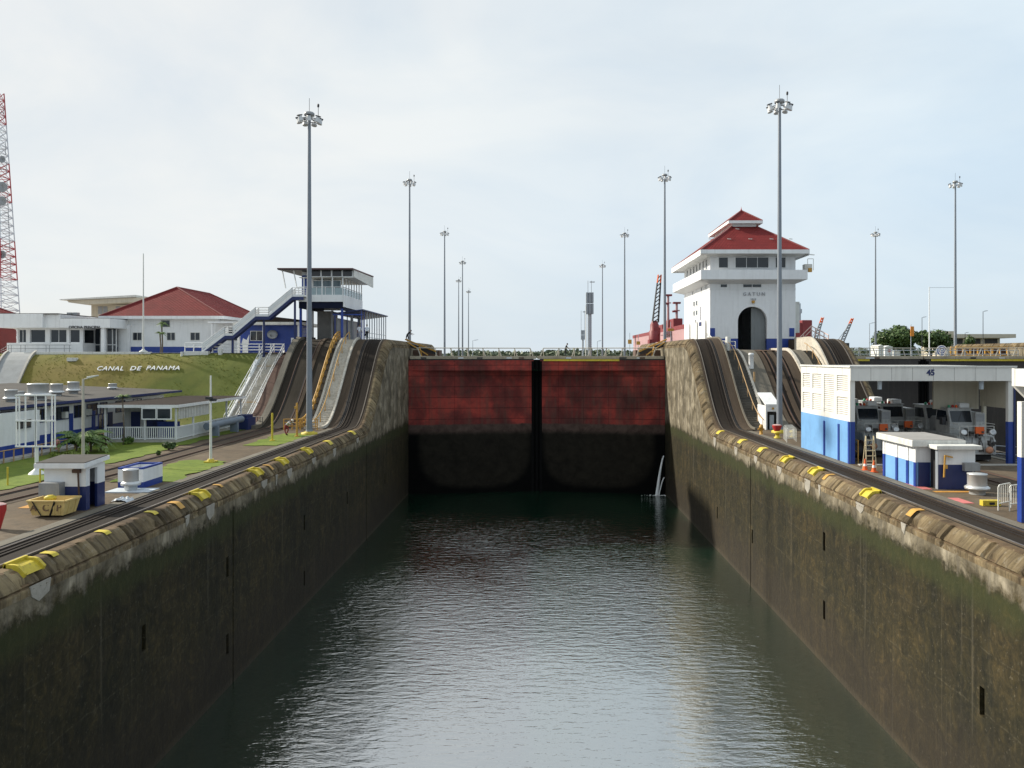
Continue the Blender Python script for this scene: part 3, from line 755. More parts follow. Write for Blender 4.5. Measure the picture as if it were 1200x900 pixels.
# ------------------------------------------------------------------ building helpers
def text(name, body, size, loc, rot, mat, parent=None, extrude=.015, bold=0.0, align='CENTER', space=1.0):
    cu = bpy.data.curves.new(name, 'FONT'); cu.body = body; cu.size = size; cu.extrude = extrude; cu.offset = bold
    cu.align_x = align; cu.align_y = 'CENTER'; cu.space_character = space; cu.resolution_u = 3
    t = bpy.data.objects.new(name+'_curve', cu); COL.objects.link(t)
    bpy.context.view_layer.update()
    me = bpy.data.meshes.new_from_object(t.evaluated_get(bpy.context.evaluated_depsgraph_get()))
    bpy.data.objects.remove(t)
    me.name = name; me.materials.clear(); me.materials.append(mat)
    o = bpy.data.objects.new(name, me); COL.objects.link(o)
    off = Vector((0,0,0)); p = parent
    while p: off += p.location; p = p.parent
    o.location = Vector(loc)-off; o.rotation_euler = rot
    if parent: o.parent = parent
    return o
def win(parent, face, u0, u1, z0, z1, w, frame=WHITE, mull=0, fw=.07, name='window', glass=GLASS, trans=0, kind=True):
    """window on a wall plane: face 'F' faces the camera (plane Y=w), 'R' faces +X (plane X=w), 'L' faces -X"""
    if u0 > u1: u0, u1 = u1, u0
    def b(m, a0, a1, c0, c1, d0, d1):
        if face == 'F': m.box(a0, a1, w-d1, w-d0, c0, c1)
        elif face == 'R': m.box(w+d0, w+d1, a0, a1, c0, c1)
        else: m.box(w-d1, w-d0, a0, a1, c0, c1)
    m = MB()
    b(m, u0-fw, u0, z0-fw, z1+fw, -.05, .05); b(m, u1, u1+fw, z0-fw, z1+fw, -.05, .05)
    b(m, u0, u1, z1, z1+fw, -.05, .05); b(m, u0, u1, z0-fw, z0, -.05, .07)
    for i in range(mull):
        u = u0+(u1-u0)*(i+1)/(mull+1); b(m, u-.03, u+.03, z0, z1, -.02, .035)
    for i in range(trans):
        z = z0+(z1-z0)*(i+1)/(trans+1); b(m, u0, u1, z-.025, z+.025, -.02, .04)
    f = m.build(name, frame, parent)
    m = MB(); b(m, u0, u1, z0, z1, -.04, .012); m.build('pane', glass, f)
    return f
def hip_roof(root, x0, x1, y0, y1, ze, zr, ry0, ry1, over=0, th=.3, fascia=WHITE, name='roof', ridge=True):
    """hip roof with its ridge along Y; four slopes and a fascia board"""
    xm = (x0+x1)/2
    m = MB()
    a, b, c, d = (x0,y0,ze), (x1,y0,ze), (x1,y1,ze), (x0,y1,ze); r0, r1 = (xm,ry0,zr), (xm,ry1,zr)
    m.add([a,b,r0], [(0,1,2)], 0); m.add([c,d,r1], [(0,1,2)], 0)
    m.add([b,c,r1,r0], [(0,1,2,3)], 1); m.add([d,a,r0,r1], [(0,1,2,3)], 1)
    ro = m.build(name, [ROOFX, ROOFY], root)
    m = MB()
    for p, q in ((a,r0),(b,r0),(c,r1),(d,r1),(r0,r1)):
        m.tube(Vector(p)+Vector((0,0,.03)), Vector(q)+Vector((0,0,.03)), .10, n=6)
    m.build('ridge_cap', pm('ridge_tile', (.21,.04,.038), .6, .2), ro)
    m = MB(); t = .06
    m.box(x0-t, x1+t, y0-t, y0, ze-th, ze+.02); m.box(x0-t, x1+t, y1, y1+t, ze-th, ze+.02)
    m.box(x0-t, x0, y0, y1, ze-th, ze+.02); m.box(x1, x1+t, y0, y1, ze-th, ze+.02)
    m.box(x0, x1, y0, y1, ze-th+.05, ze-th+.11)
    m.build('fascia', fascia, ro)
    return ro

# ------------------------------------------------------------------ control house on the centre island
root = thing('control_house', 'white control house with red hipped roof and arched doorway on the centre island', 'control house', (26.8, 98.8, 18.66))
X0, X1, Y0, Y1, ZB = 21.5, 32.1, 98.8, 116.0, 18.66
AX, AR, AZ = 26.75, 1.80, 22.4     # arch centre, radius, spring height
CH = pm('control_house_white', (.74,.75,.76), .6, .07, .35, streak=.14, spots=.04)
m = MB()
# front wall with an arched opening, split in two colours
def arch_wall(m, y, th, x0, x1, zb, zt, mat_hi, band, bmi):
    N_ = 16
    arc = [(AX+AR*math.cos(math.pi*i/N_), AZ+AR*math.sin(math.pi*i/N_)) for i in range(N_+1)]   # right to left
    m.extr([(x0,y,band),(AX-AR,y,band),(AX-AR,y,AZ),(x0,y,AZ)], (0,th,0), 0)
    m.extr([(AX+AR,y,band),(x1,y,band),(x1,y,AZ),(AX+AR,y,AZ)], (0,th,0), 0)
    m.extr([(x0,y,zb),(AX-AR,y,zb),(AX-AR,y,band),(x0,y,band)], (0,th,0), bmi)
    m.extr([(AX+AR,y,zb),(x1,y,zb),(x1,y,band),(AX+AR,y,band)], (0,th,0), bmi)
    # spandrels as thin wedges above the spring line
    for (xa, za), (xb, zb2) in zip(arc, arc[1:]):
        m.extr([(xa,y,za),(xa,y,zt),(xb,y,zt),(xb,y,zb2)], (0,th,0), 0)
    m.extr([(x0,y,AZ),(AX-AR,y,AZ),(AX-AR,y,zt),(x0,y,zt)], (0,th,0), 0)
    m.extr([(AX+AR,y,AZ),(x1,y,AZ),(x1,y,zt),(AX+AR,y,zt)], (0,th,0), 0)
BZ = 20.25
arch_wall(m, Y0, .5, X0, X1, ZB-.1, 30.6, CH, BZ, 1)
m.box(X0, X0+.5, Y0+.5, Y1, BZ, 30.6, 0); m.box(X0+.003, X0+.5, Y0+.5, Y1, ZB-.1, BZ, 2)
m.box(X1-.5, X1, Y0+.5, Y1, BZ, 30.6, 0); m.box(X1-.5, X1-.003, Y0+.5, Y1, ZB-.1, BZ, 1)
m.box(X0+.5, X1-.5, Y1-.4, Y1, ZB-.1, 30.6, 0)
m.build('wall', [CH, BLUE, SUNBLUE], root)  # left base band takes the lighter blue, painted as sunlit
m = MB(); m.box(X0+.5, X1-.5, Y0+.5, Y1-.4, 26.8, 27.0); m.build('floor_slab', CONC, root)
m = MB(); m.box(X0-.02, X1+.02, Y0-.05, Y0, 26.35, 26.47); m.box(X0-.05, X0, Y0-.05, Y1, 26.35, 26.47); m.build('string_course', CH, root)
m = MB(); N_ = 18
ring = []
for i in range(N_+1):
    t = math.pi*i/N_; ring.append((math.cos(t), math.sin(t)))
for (ca, sa), (cb, sb) in zip(ring, ring[1:]):
    r0, r1 = AR+.02, AR+.34
    m.extr([(AX+r0*ca,Y0,AZ+r0*sa),(AX+r1*ca,Y0,AZ+r1*sa),(AX+r1*cb,Y0,AZ+r1*sb),(AX+r0*cb,Y0,AZ+r0*sb)], (0,-.06,0))
m.box(AX-AR-.34, AX-AR-.02, Y0-.06, Y0, BZ, AZ); m.box(AX+AR+.02, AX+AR+.34, Y0-.06, Y0, BZ, AZ)
m.build('arch_moulding', CH, root)
m = MB()
for i in range(4): m.box(AX+.0+i*.45, AX+.44+i*.45, Y0+.62, Y0+.70, ZB, 24.15)
m.build('sliding_door', pm('zinc_door', (.17,.185,.19), .5, .12, streak=.3), root)
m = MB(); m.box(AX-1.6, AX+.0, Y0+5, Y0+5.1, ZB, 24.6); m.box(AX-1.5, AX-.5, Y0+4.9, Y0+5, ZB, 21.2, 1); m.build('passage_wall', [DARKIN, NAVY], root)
# balcony slab round the building
m = MB(); bx0, bx1, by0, by1 = 20.06, 33.1, 97.3, 117.3
zA, zB2 = 27.45, 28.62; t = .18
m.box(bx0, bx1, by0, by0+t, zA, zB2); m.box(bx0, bx0+t, by0+t, by1, zA, zB2); m.box(bx1-t, bx1, by0+t, by1, zA, zB2); m.box(bx0+t, bx1-t, by1-t, by1, zA, zB2)
m.build('balcony_parapet', CH, root, .02)
m = MB()
for poly, vec in (([(bx0+t,by0+t,zA+.02),(X1+.9,by0+t,zA+.02),(X1,Y0,zA-.5),(X0,Y0,zA-.5)], None),):
    pass
# sloping soffit
o4 = [(bx0+.02,by0+.02,zA-.002),(bx1-.02,by0+.02,zA-.002),(bx1-.02,by1-.02,zA-.002),(bx0+.02,by1-.02,zA-.002)]; i4 = [(X0,Y0,zA-.42),(X1,Y0,zA-.42),(X1,Y1,zA-.42),(X0,Y1,zA-.42)]
m.add(o4+i4, [(0,1,5,4),(1,2,6,5),(2,3,7,6),(3,0,4,7)]); m.build('balcony_soffit', CH, root)
m = MB(); m.box(bx0+t, bx1-t, by0+t, Y0, zA, zA+.12); m.box(bx0+t, X0, Y0, Y1, zA, zA+.12); m.box(X1, bx1-t, Y0, Y1, zA, zA+.12); m.build('balcony_floor', CONC, root)
# windows
f9 = 9.45
wx = lambda px: (px-CX)/f9
for a, b_, mu in ((842.5,853,0),(862,900.5,2),(909,920.5,0)): win(root, 'F', wx(a), wx(b_), 29.05, 30.30, Y0, WHITE, mu, .08)
for a, b_, mu in ((844.5,852,0),(871,892,1)): win(root, 'F', wx(a), wx(b_), 26.62, 27.0-.02, Y0, WHITE, mu, .05)
for y in (100.4, 102.3, 104.4, 106.6, 108.6, 110.8, 113.2): win(root, 'L', y, y+.8, 29.05, 30.3, X0, WHITE, 0, .07)
for y in (100.8, 103.6, 109.4): win(root, 'L', y, y+.45, 26.5, 27.0, X0, WHITE, 0, .05)
for y in (106.5, 108.2):
    for z in (23.6, 24.9): win(root, 'L', y, y+.9, z, z+.6, X0, WHITE, 0, .06)
win(root, 'L', 107.3, 107.8, 22.6, 23.0, X0)
for y in (101.2, 106.6, 111.8):
    m = MB(); pts = [(X0-.02, y-.42, 19.6), (X0-.02, y+.42, 19.6), (X0-.02, y+.42, 22.1), (X0-.02, y+.3, 22.5), (X0-.02, y, 22.75), (X0-.02, y-.3, 22.5), (X0-.02, y-.42, 22.1)]
    m.extr(pts, (.03, 0, 0)); m.build('arched_window', pm('dusty_glass', (.16,.15,.13), .3, .3), root)
m = MB(); m.box(X0-.06, X0-.02, 103.9, 105.4, 22.05, 22.55); m.box(X0-.05, X0-.02, 104.5, 104.8, 22.8, 24.6); m.build('wall_notice', NAVY, root)
text('lettering', 'GATUN', .62, (26.95, Y0-.05, 25.75), (R(90),0,0), pm('grey_letters', (.36,.37,.39), .6, .1), root, .05, .0, space=1.5)
text('lettering', '1913', .36, (26.85, Y0-.05, 25.1), (R(90),0,0), pm('grey_letters', (.22,.23,.25)), root, .04, .0)
m = MB(); m.box(26.65, 27.0, Y0-.28, Y0, 24.72, 24.95); m.tube((26.82,Y0-.2,24.72),(26.82,Y0-.2,24.6),.11,.15); m.build('door_lamp', OCHRE, root)
# corner notice plates
for x in (X0-.02, X1-.78):
    m = MB(); m.box(x, x+.62, Y0-.06, Y0-.003, 20.5, 21.55); m.build('corner_plate', BLUE, root)
# roof: main hip, clerestory and upper hip
EX0, EX1, EY0, EY1, EZ = 20.0, 33.15, 97.0, 117.6, 31.02
xm = (EX0+EX1)/2
t = .76; RZ0 = 34.65
cx0, cx1, cy0, cy1 = xm-(EX1-xm)*(1-t), xm+(EX1-xm)*(1-t), EY0+(EX1-xm)*t, EY1-(EX1-xm)*t
m = MB(); A = [(EX0,EY0,EZ),(EX1,EY0,EZ),(EX1,EY1,EZ),(EX0,EY1,EZ)]; B = [(cx0,cy0,RZ0),(cx1,cy0,RZ0),(cx1,cy1,RZ0),(cx0,cy1,RZ0)]
for i in (0, 2): j = (i+1)%4; m.add([A[i],A[j],B[j],B[i]], [(0,1,2,3)], 0)
for i in (1, 3): j = (i+1)%4; m.add([A[i],A[j],B[j],B[i]], [(0,1,2,3)], 1)
ro = m.build('roof', [ROOFX, ROOFY], root)
m = MB(); th = .66; q = .07
m.box(EX0-q, EX1+q, EY0-q, EY0, EZ-th+.2, EZ+.03); m.box(EX0-q, EX1+q, EY1, EY1+q, EZ-th, EZ+.03); m.box(EX0-q, EX0, EY0, EY1, EZ-th, EZ+.03); m.box(EX1, EX1+q, EY0, EY1, EZ-th, EZ+.03)
m.build('fascia', WHITE, ro)
m = MB(); z1, z2 = EZ-.45, EZ-.62
m.add([(EX0,EY0,z1),(EX1,EY0,z1),(EX1,EY1,z1),(EX0,EY1,z1),(X0,Y0,z2),(X1,Y0,z2),(X1,Y1,z2),(X0,Y1,z2)], [(0,1,5,4),(1,2,6,5),(2,3,7,6),(3,0,4,7)]); m.build('soffit', WHITE, ro)
m = MB(); m.box(cx0+.05, cx1-.05, cy0+.05, cy1-.05, RZ0-.6, RZ0+.42); m.build('clerestory', WHITE, ro)
m = MB()
for i in range(4): m.tube(A[i], B[i], .12, n=6)
m.build('ridge_cap', pm('ridge_tile', (.21,.04,.038)), ro)
m = MB()
for fx, fz in ((.12,.42),(.3,.42),(.5,.42),(.7,.42),(.88,.42),(.42,.86)):
    x = EX0+(EX1-EX0)*fx; y = EY0+(cy0-EY0)*fz; z = EZ+(RZ0-EZ)*fz; m.beam((x-.22,y-.05,z+.12),(x+.22,y-.05,z+.08),.10,.08)
m.build('roof_hook', OFFW, ro)
hip_roof(root, cx0-.55, cx1+.55, cy0-.65, cy1+.65, RZ0+.66, RZ0+2.3, cy0+1.5, cy1-1.5, th=.34, name='upper_roof')
m = MB(); m.lathe([(.05,0),(.12,.1),(.04,.35),(.01,.6)], (xm, cy0+1.5, RZ0+2.25), 8); m.build('finial', RED, root)
# platform and lamps on the right side of the house
m = MB(); m.box(33.0, 33.9, 98, 98.9, 28.5, 29.4); m.path([(33.2,97.6,28.6),(33.2,97.6,30.0),(33.9,97.6,30.0),(33.9,97.6,28.6)], .04); m.beam((32.9,97.8,30.6),(34.1,97.8,30.5),.12,.1); m.build('side_platform', OFFW, root)
m = MB(); m.box(33.25, 33.65, 97.35, 97.6, 28.35, 28.85); m.build('yellow_lantern', OCHRE, root)
m = MB(); m.box(32.1, 33.0, 100, 103, 21.0, 24.9); m.build('annex', OFFW, root)

# ------------------------------------------------------------------ observation deck on the left
root = thing('observation_tower', 'observation deck on blue columns with sloping roof and long outside stairs', 'viewing tower', (-25, 93, 18.5))
tx0, tx1, ty0, ty1 = -27.5, -22.35, 92.0, 101.8
FZ = 24.95
m = MB(); m.box(tx0, tx1, ty0, ty1, FZ-.2, FZ); m.build('deck_floor', CONC, root)
m = MB(); m.box(tx0-.0, tx1, ty0-.08, ty0, 24.35, 25.15); m.box(tx1, tx1+.08, ty0-.08, ty1, 23.75, 25.15); m.box(tx0, tx1, ty1, ty1+.08, 23.9, 25.15)
m.build('deck_fascia', WHITE, root)
m = MB(); m.box(tx0, tx1-.02, ty0+.05, ty0+.35, 23.6, 24.34); m.box(tx1-.35, tx1-.02, ty0+.36, ty1-.02, 23.4, 24.7); m.box(tx0+.02, tx0+.3, ty0+.36, ty1, 23.6, 24.74); m.build('beam', pm('night_blue_beam', (.007,.010,.028), .7, .2, spec=.15), root)
for x, y in ((tx0+.15, 92.3), (tx0+.7, 93.5), (tx1-.2, 92.3), (tx1-.2, 97), (tx1-.2, 101.4), (tx0+.15, 101.4), (-24.9, 97), (tx0+.2, 97)):
    m = MB(); m.box(x-.12, x+.12, y-.12, y+.12, 18.4, 23.6); m.build('column', BLUE if x < -24 and y < 94 or y < 93 else STEEL, root)
# concrete pier under the deck
m = MB(); m.box(-26.9, -25.2, 97.6, 100.8, 18.4, 23.6); m.build('pier', pm('dark_concrete', (.20,.20,.19), .85, .2, streak=.3), root)
# cabin at the left half, glazed; gallery at the right
m = MB(); m.box(tx0, -26.2, 93.2, ty1, FZ, 27.9); m.build('cabin_wall', WHITE, root)
m = MB(); m.box(-27.45, -26.9, 93.1, 93.197, FZ, 27.5); m.build('cabin_door', BLUE, root)
for i in range(3):
    x0 = -26.15+i*1.1; win(root, 'F', x0, x0+.95, FZ+1.05, 26.9, 93.4 if i else 93.4, WHITE, 0, .06, glass=pm('pale_glass', (.14,.19,.22), .08, .2))
# gallery railing with glass
m = MB()
for z in (26.05,): m.tube((tx0, ty0, z), (tx1, ty0, z), .045, n=6); m.tube((tx1, ty0, z), (tx1, ty1, z), .045, n=6)
for x in frange(tx0, tx1, 1.0): m.tube((x, ty0, FZ), (x, ty0, 26.05), .04, n=6)
for y in frange(ty0, ty1, 1.4): m.tube((tx1, y, FZ), (tx1, y, 26.05), .04, n=6)
m.build('deck_railing', WHITE, root)
PGL = pm('rail_glass', (.30,.38,.40), .12, .15)
m = MB(); m.box(tx0+1.2, tx1-.05, ty0+.03, ty0+.045, FZ+.2, 25.95); m.box(tx1-.045, tx1-.03, ty0+.1, ty1-.1, FZ+.2, 25.95); m.build('glass_panel', PGL, root)
for x in (tx0+.6, -26.1, -24.8, -23.6, tx1-.06):
    m = MB(); m.box(x-.06, x+.06, ty0-.02, ty0+.10, FZ, 27.2); m.build('post', WHITE, root)
for y in frange(93.6, ty1, 1.35):
    m = MB(); m.box(tx1-.10, tx1, y-.05, y+.05, FZ, 27.2); m.build('post', WHITE, root)
# clerestory lights under the roof
rz0 = 27.2
for i in range(4):
    x0 = -26.05+i*1.22; win(root, 'F', x0, x0+1.07, 27.28, 28.0, ty0, WHITE, 0, .075, name='clerestory_light', glass=pm('dusky_glass', (.022,.018,.018), .15, .2))
m = MB(); m.extr([(-21.2, ty0-.0, 27.2), (-21.2, ty0, 28.05), (-21.2, ty1+1.0, 28.2), (-21.2, ty1+1, 26.9)], (.1, 0, 0)); m.box(tx1-.1, -21.2, ty0-.02, ty0+.04, 27.12, 27.25); m.build('side_fascia', OFFW, root)
m = MB(); m.box(tx0, -21.2, ty0+.1, ty1, 27.15, 27.2); m.build('gallery_ceiling', OFFW, root)
m = MB(); m.extr([(-29.7, ty0-.9, 28.0), (-29.7, ty1+1, 28.25), (-29.7, ty1+1, 28.4), (-29.7, ty0-.9, 28.15)], (8.65, 0, 0)); m.build('roof', pm('maroon_roof_edge', (.10,.035,.035), .6, .2), root)
m = MB(); m.extr([(-29.65, ty0-.85, 27.94), (-29.65, ty1+1, 28.19), (-29.65, ty1+1, 28.24), (-29.65, ty0-.85, 27.99)], (8.5, 0, 0)); m.build('roof_soffit', DKST, root)
for x in (-29.3, -28.0):
    m = MB(); m.beam((x+.3, ty0, 25.9), (x, ty0-.3, 27.95), .1, .1); m.build('roof_strut', WHITE, root)
# outside stairs: three flights with landings along X
sp = [(-38.2, 18.5), (-35.6, 20.45), (-34.7, 20.45), (-32.1, 22.65), (-30.6, 22.65), (-27.9, 24.9), (-26.6, 24.9)]
sy0, sy1 = 90.9, 92.0
m = MB()
for (xa, za), (xb, zb) in zip(sp, sp[1:]):
    for y in (sy0, sy1-.06):
        m.extr([(xa, y, za-.05), (xb, y, zb-.05), (xb, y, zb+.22), (xa, y, za+.22)], (0, .06, 0), 0)
        m.extr([(xa, y-.01, za-.42), (xb, y-.01, zb-.42), (xb, y-.01, zb-.05), (xa, y-.01, za-.05)], (0, .08, 0), 1)
m.build('stair_stringer', [WHITE, NAVY], root)
m = MB()
for (xa, za), (xb, zb) in zip(sp, sp[1:]):
    if abs(zb-za) < .01: m.box(xa, xb, sy0+.06, sy1-.06, za-.1, za)
    else:
        n = int((zb-za)/.18)
        for i in range(n): m.box(xa+(xb-xa)*i/n, xa+(xb-xa)*(i+1)/n+.03, sy0+.06, sy1-.06, za+(zb-za)*(i+1)/n-.06, za+(zb-za)*(i+1)/n)
m.build('stair_tread', CONC, root)
m = MB()
for (xa, za), (xb, zb) in zip(sp, sp[1:]):
    for y in (sy0, sy1):
        if abs(zb-za) > .01: m.extr([(xa, y, za+.3), (xb, y, zb+.3), (xb, y, zb+.95), (xa, y, za+.95)], (0, .03, 0))
        for h in (1.0, .7, .45): m.tube((xa, y, za+h), (xb, y, zb+h), .035, n=6)
        for x, z in ((xa, za), (xb, zb)): m.tube((x, y, z), (x, y, z+1.0), .04, n=6)
m.build('stair_railing', WHITE, root)
for x, z in ((-34.9, 20.2), (-31.3, 22.4), (-27.75, 24.6)):
    m = MB(); m.box(x-.1, x+.1, 91.3, 91.5, 16.5 if x < -33 else 17.5, z); m.build('stair_column', NAVY, root)
m = MB()
for i in range(16): a = i*.5; m.beam((-26.95+.05, 93.4, 18.6+i*.36), (-26.95+.6*math.cos(a), 93.4+.6*math.sin(a), 18.6+i*.36), .25, .04)
m.tube((-26.95, 93.4, 18.4), (-26.95, 93.4, 24.7), .06); m.build('spiral_stair', BLUE, root)

# ------------------------------------------------------------------ waiting shelter on the left wall
root = thing('shelter', 'long blue roofed open shelter on slim white posts along the lock wall', 'shelter', (-21.6, 100, ZU))
m = MB(); m.extr([(-23.9, 93.2, 23.0), (-20.3, 93.2, 23.45), (-20.3, 93.2, 23.57), (-23.9, 93.2, 23.12)], (0, 15.5, 0)); m.build('roof', NAVY, root)
m = MB(); m.box(-23.85, -20.35, 93.15, 93.2, 22.85, 23.0); m.build('eave_beam', BLUE, root)
for y in frange(93.4, 108.4, 1.5):
    m = MB(); m.box(-20.6, -20.5, y-.05, y+.05, ZU, 23.4); m.build('post', BLUE if y < 96 else GALV, root)
for y in frange(93.4, 108.4, 3):
    m = MB(); m.box(-23.7, -23.6, y-.05, y+.05, ZU, 23.1); m.build('post', BLUE, root)
m = MB(); m.box(-23.75, -23.7, 94.5, 108, ZU, 22.6); m.build('back_panel', STEEL, root)
m = MB()
for z in (20.35, 20.9): m.tube((-20.55, 95, z), (-20.55, 108.4, z), .04, n=6)
m.build('railing', WHITE, root)

# ------------------------------------------------------------------ blue pavilion behind the outside stairs
root = thing('pavilion', 'low blue walled pavilion with flat white edged roof under the outside stairs', 'pavilion', (-32.5, 98, 18.45))
m = MB(); m.box(-36.3, -29.4, 97.5, 105, 18.42, 21.85); m.build('wall', BLUE, root)
m = MB(); m.box(-36.8, -28.4, 96.4, 105.5, 21.86, 22.2); m.build('roof', [OFFW], root, .02)
m = MB(); m.extr([(-35, 97.2, 22.2), (-30.5, 97.2, 22.2), (-29.2, 97.2, 22.55), (-33.5, 97.2, 23.05)], (0, 7, 0)); m.build('roof_ridge', DKROOF, root)
for x in (-36.2, -33.15, -28.9):
    m = MB(); m.box(x-.12, x+.12, 96.6, 96.84, 18.45, 21.86); m.build('column', WHITE, root)
win(root, 'F', -35.0, -33.6, 20.0, 21.1, 97.5, OFFW, 1, .06)
m = MB(); m.box(-29.9, -29.0, 96.9, 97.49, 19.4, 20.3); m.tube((-29.45,96.9,19.85),(-29.45,96.88,19.85),.34,n=14,m=1); m.build('air_conditioner', [WHITE, BLACK], root)
root = thing('satellite_dish', 'grey satellite dish on the blue pavilion wall', 'satellite dish', (-32.2, 97.2, 20))
m = MB(); m.T = Matrix.Translation((-32.2, 97.05, 20.6)) @ Matrix.Rotation(R(60), 4, 'X') @ Matrix.Rotation(R(14), 4, 'Y'); m.lathe([(.05,.05),(.35,.09),(.62,.22),(.62,.25),(.3,.12),(.03,.09)], n=18); m.build('dish', STEEL, root)
m = MB(); m.tube((-32.2,97.05,20.5),(-32.1,97.5,20.2),.05); m.tube((-32.2,97.0,20.3),(-32.3,96.4,20.7),.02); m.build('bracket', DKST, root)
root = thing('sculpture', 'small white swan-like ornament beside the blue pavilion window', 'ornament', (-35.5, 96.9, 18.5))
m = MB(); m.extr([(-36.0,96.95,19.4),(-35.1,96.95,19.4),(-35.0,96.95,20.7),(-35.35,96.95,20.0),(-35.75,96.95,20.25)], (0,.12,0)); m.box(-35.8,-35.2,96.9,97.1,18.45,19.4); m.build('figure', WHITE, root)

# ------------------------------------------------------------------ red-roofed house on the terrace
root = thing('red_roof_house', 'white house with large red hipped roof and blue base on the terrace', 'house', (-50.3, 107.5, 18.45))
hx0, hx1, hy0, hy1 = -57.4, -43.0, 107.8, 126
m = MB(); m.box(hx0, hx1, hy0, hy1, 19.35, 23.2, 0); m.box(hx0-.004, hx1+.004, hy0-.004, hy1, 18.4, 19.35, 1); m.build('wall', [WHITE, BLUE], root)
hip_roof(root, -58.7, -42.0, 106.8, 127, 23.45, 27.7, 111.4, 122.6, th=.38)
for a, b_ in ((156,166),(196,205),(223.5,234)):
    win(root, 'F', PX(a,107.8), PX(b_,107.8), PZ(398.5,107.8), PZ(390,107.8), hy0, OFFW, 1, .07)
win(root, 'F', PX(189,107.8), PX(199,107.8), PZ(383,107.8), PZ(375.5,107.8), hy0, OFFW, 0, .05)
for y in (110, 114): win(root, 'R', y, y+1.4, 20.6, 21.6, hx1, OFFW, 1, .06)
m = MB(); m.box(-43, -38.6, 104, 109, 22.4, 22.6); m.build('porch_roof', WHITE, root)
for x in (-42.5, -39):
    m = MB(); m.box(x-.1, x+.1, 104.2, 104.4, 18.45, 22.4); m.build('porch_post', WHITE, root)
m = MB(); m.box(-41.6, -40.2, 107.0, 107.1, 20.2, 21.8); m.build('porch_window', GLASS, root)
m = MB(); m.box(-42.9, -38.7, 107.1, 107.3, 18.45, 22.4); m.build('porch_wall', WHITE, root)

# ------------------------------------------------------------------ flat office building
root = thing('office_building', 'flat white office with deep fascia, dark window band and entrance canopy', 'office', (-62, 104, 18.45))
Y = 104.0; q = lambda px: PX(px, Y)
m = MB(); m.box(q(8), q(97), Y, Y+9, 18.4, 19.8, 0); m.box(q(16), q(97), Y+.25, Y+9, 21.55, 22.2, 0); m.box(q(122), q(136), Y+3.5, Y+9, 18.4, 22.3, 0)
for a, b_ in ((18,20),(29,33.5),(51.5,57),(76.5,80),(92,96)): m.box(q(a), q(b_), Y+.25, Y+.6, 19.8, 21.55, 0)
m.build('wall', WHITE, root)
m = MB(); m.box(q(2), q(56), Y-1.1, Y+9, 21.75, 23.55); m.box(q(56), q(74), Y-.6, Y+9, 21.75, 23.5); m.build('fascia_block', WHITE, root)
m = MB(); m.box(q(74), q(133), Y-.9, Y+6, 21.75, 22.95); m.build('canopy', WHITE, root)
m = MB(); m.box(q(3), q(73), Y-1.0, Y+8.9, 23.55, 23.62); m.box(q(75), q(132), Y-.8, Y+5.9, 22.95, 23.0); m.build('roof', GREYROOF, root)
for a, b_, mu in ((20,29,1),(33.5,51.5,0),(57,76.5,1),(80,92,0)): win(root, 'F', q(a)+.08, q(b_)-.08, 19.9, 21.5, Y+.45, WHITE, mu, .06)
m = MB(); m.box(q(78), q(123), Y+3.0, Y+3.1, 18.45, 21.75); e = m.build('entrance_glazing', GLASS, root)
for a in (96, 103.5, 111, 118, 122.5):
    m = MB(); m.box(q(a)-.07, q(a)+.07, Y+2.9, Y+3.0, 18.45, 21.7); m.build('entrance_mullion', ALU, root)
m = MB(); m.box(q(95), q(123), Y+2.88, Y+2.99, 19.55, 19.65); m.build('entrance_rail', ALU, root)
m = MB(); m.box(q(123)-.15, q(123)+.3, Y-.7, Y-.3, 18.45, 21.75); m.build('canopy_column', WHITE, root)
text('lettering', 'OFICINA PRINCIPAL', .46, (q(104), Y-.93, PZ(383.6, Y-.9)), (R(90),0,0), pm('dark_letters', (.05,.05,.055), .6), root, .02, .012)
m = MB()
for h in (.55, 1.0): m.path([(q(13), Y-2, 18.45+h*.4), (q(22), Y-2, 18.5+h), (q(94), Y-2, 18.5+h)], .035)
for a in (22, 25, 36, 41, 65, 69, 86, 92): m.tube((q(a), Y-2, 18.4), (q(a), Y-2, 19.5), .035, n=6)
m.build('ramp_railing', STEEL, root)
for a in (57, 64):
    m = MB(); m.box(q(a), q(a)+.6, Y+4, Y+4.7, 23.6, 24.0); m.build('roof_unit', STEEL, root)
# small red cart under the canopy
# big flat-roofed building behind
root = thing('beige_building', 'beige building with a wide upswept flat roof rising behind the office', 'building', (-80, 150, 18))
Y = 150.0; q = lambda px: PX(px, Y); h = lambda py: PZ(py, Y)
m = MB(); m.extr([(q(81),Y-3,h(353)),(q(86),Y-3,h(353)),(q(168),Y-3,h(349.5)),(q(168),Y-3,h(347)),(q(150),Y-3,h(348)),(q(81),Y-3,h(352))], (0,22,0)); m.build('roof', OFFW, root)
m = MB(); m.extr([(q(90),Y-2.6,h(355.5)),(q(108),Y-2.6,h(358)),(q(190),Y-2.6,h(354)),(q(190),Y-2.6,h(349)),(q(88),Y-2.6,h(353.2))], (0,20,0)); m.build('roof_beam', BEIGE, root)
m = MB(); m.box(q(107), q(200), Y, Y+15, 17, h(357)); m.build('wall', BEIGE, root)
for a in (115, 121, 136, 143):
    m = MB(); m.box(q(a), q(a)+.8, Y-.05, Y+.1, h(368), h(359)); m.build('louvre', STEEL, root)
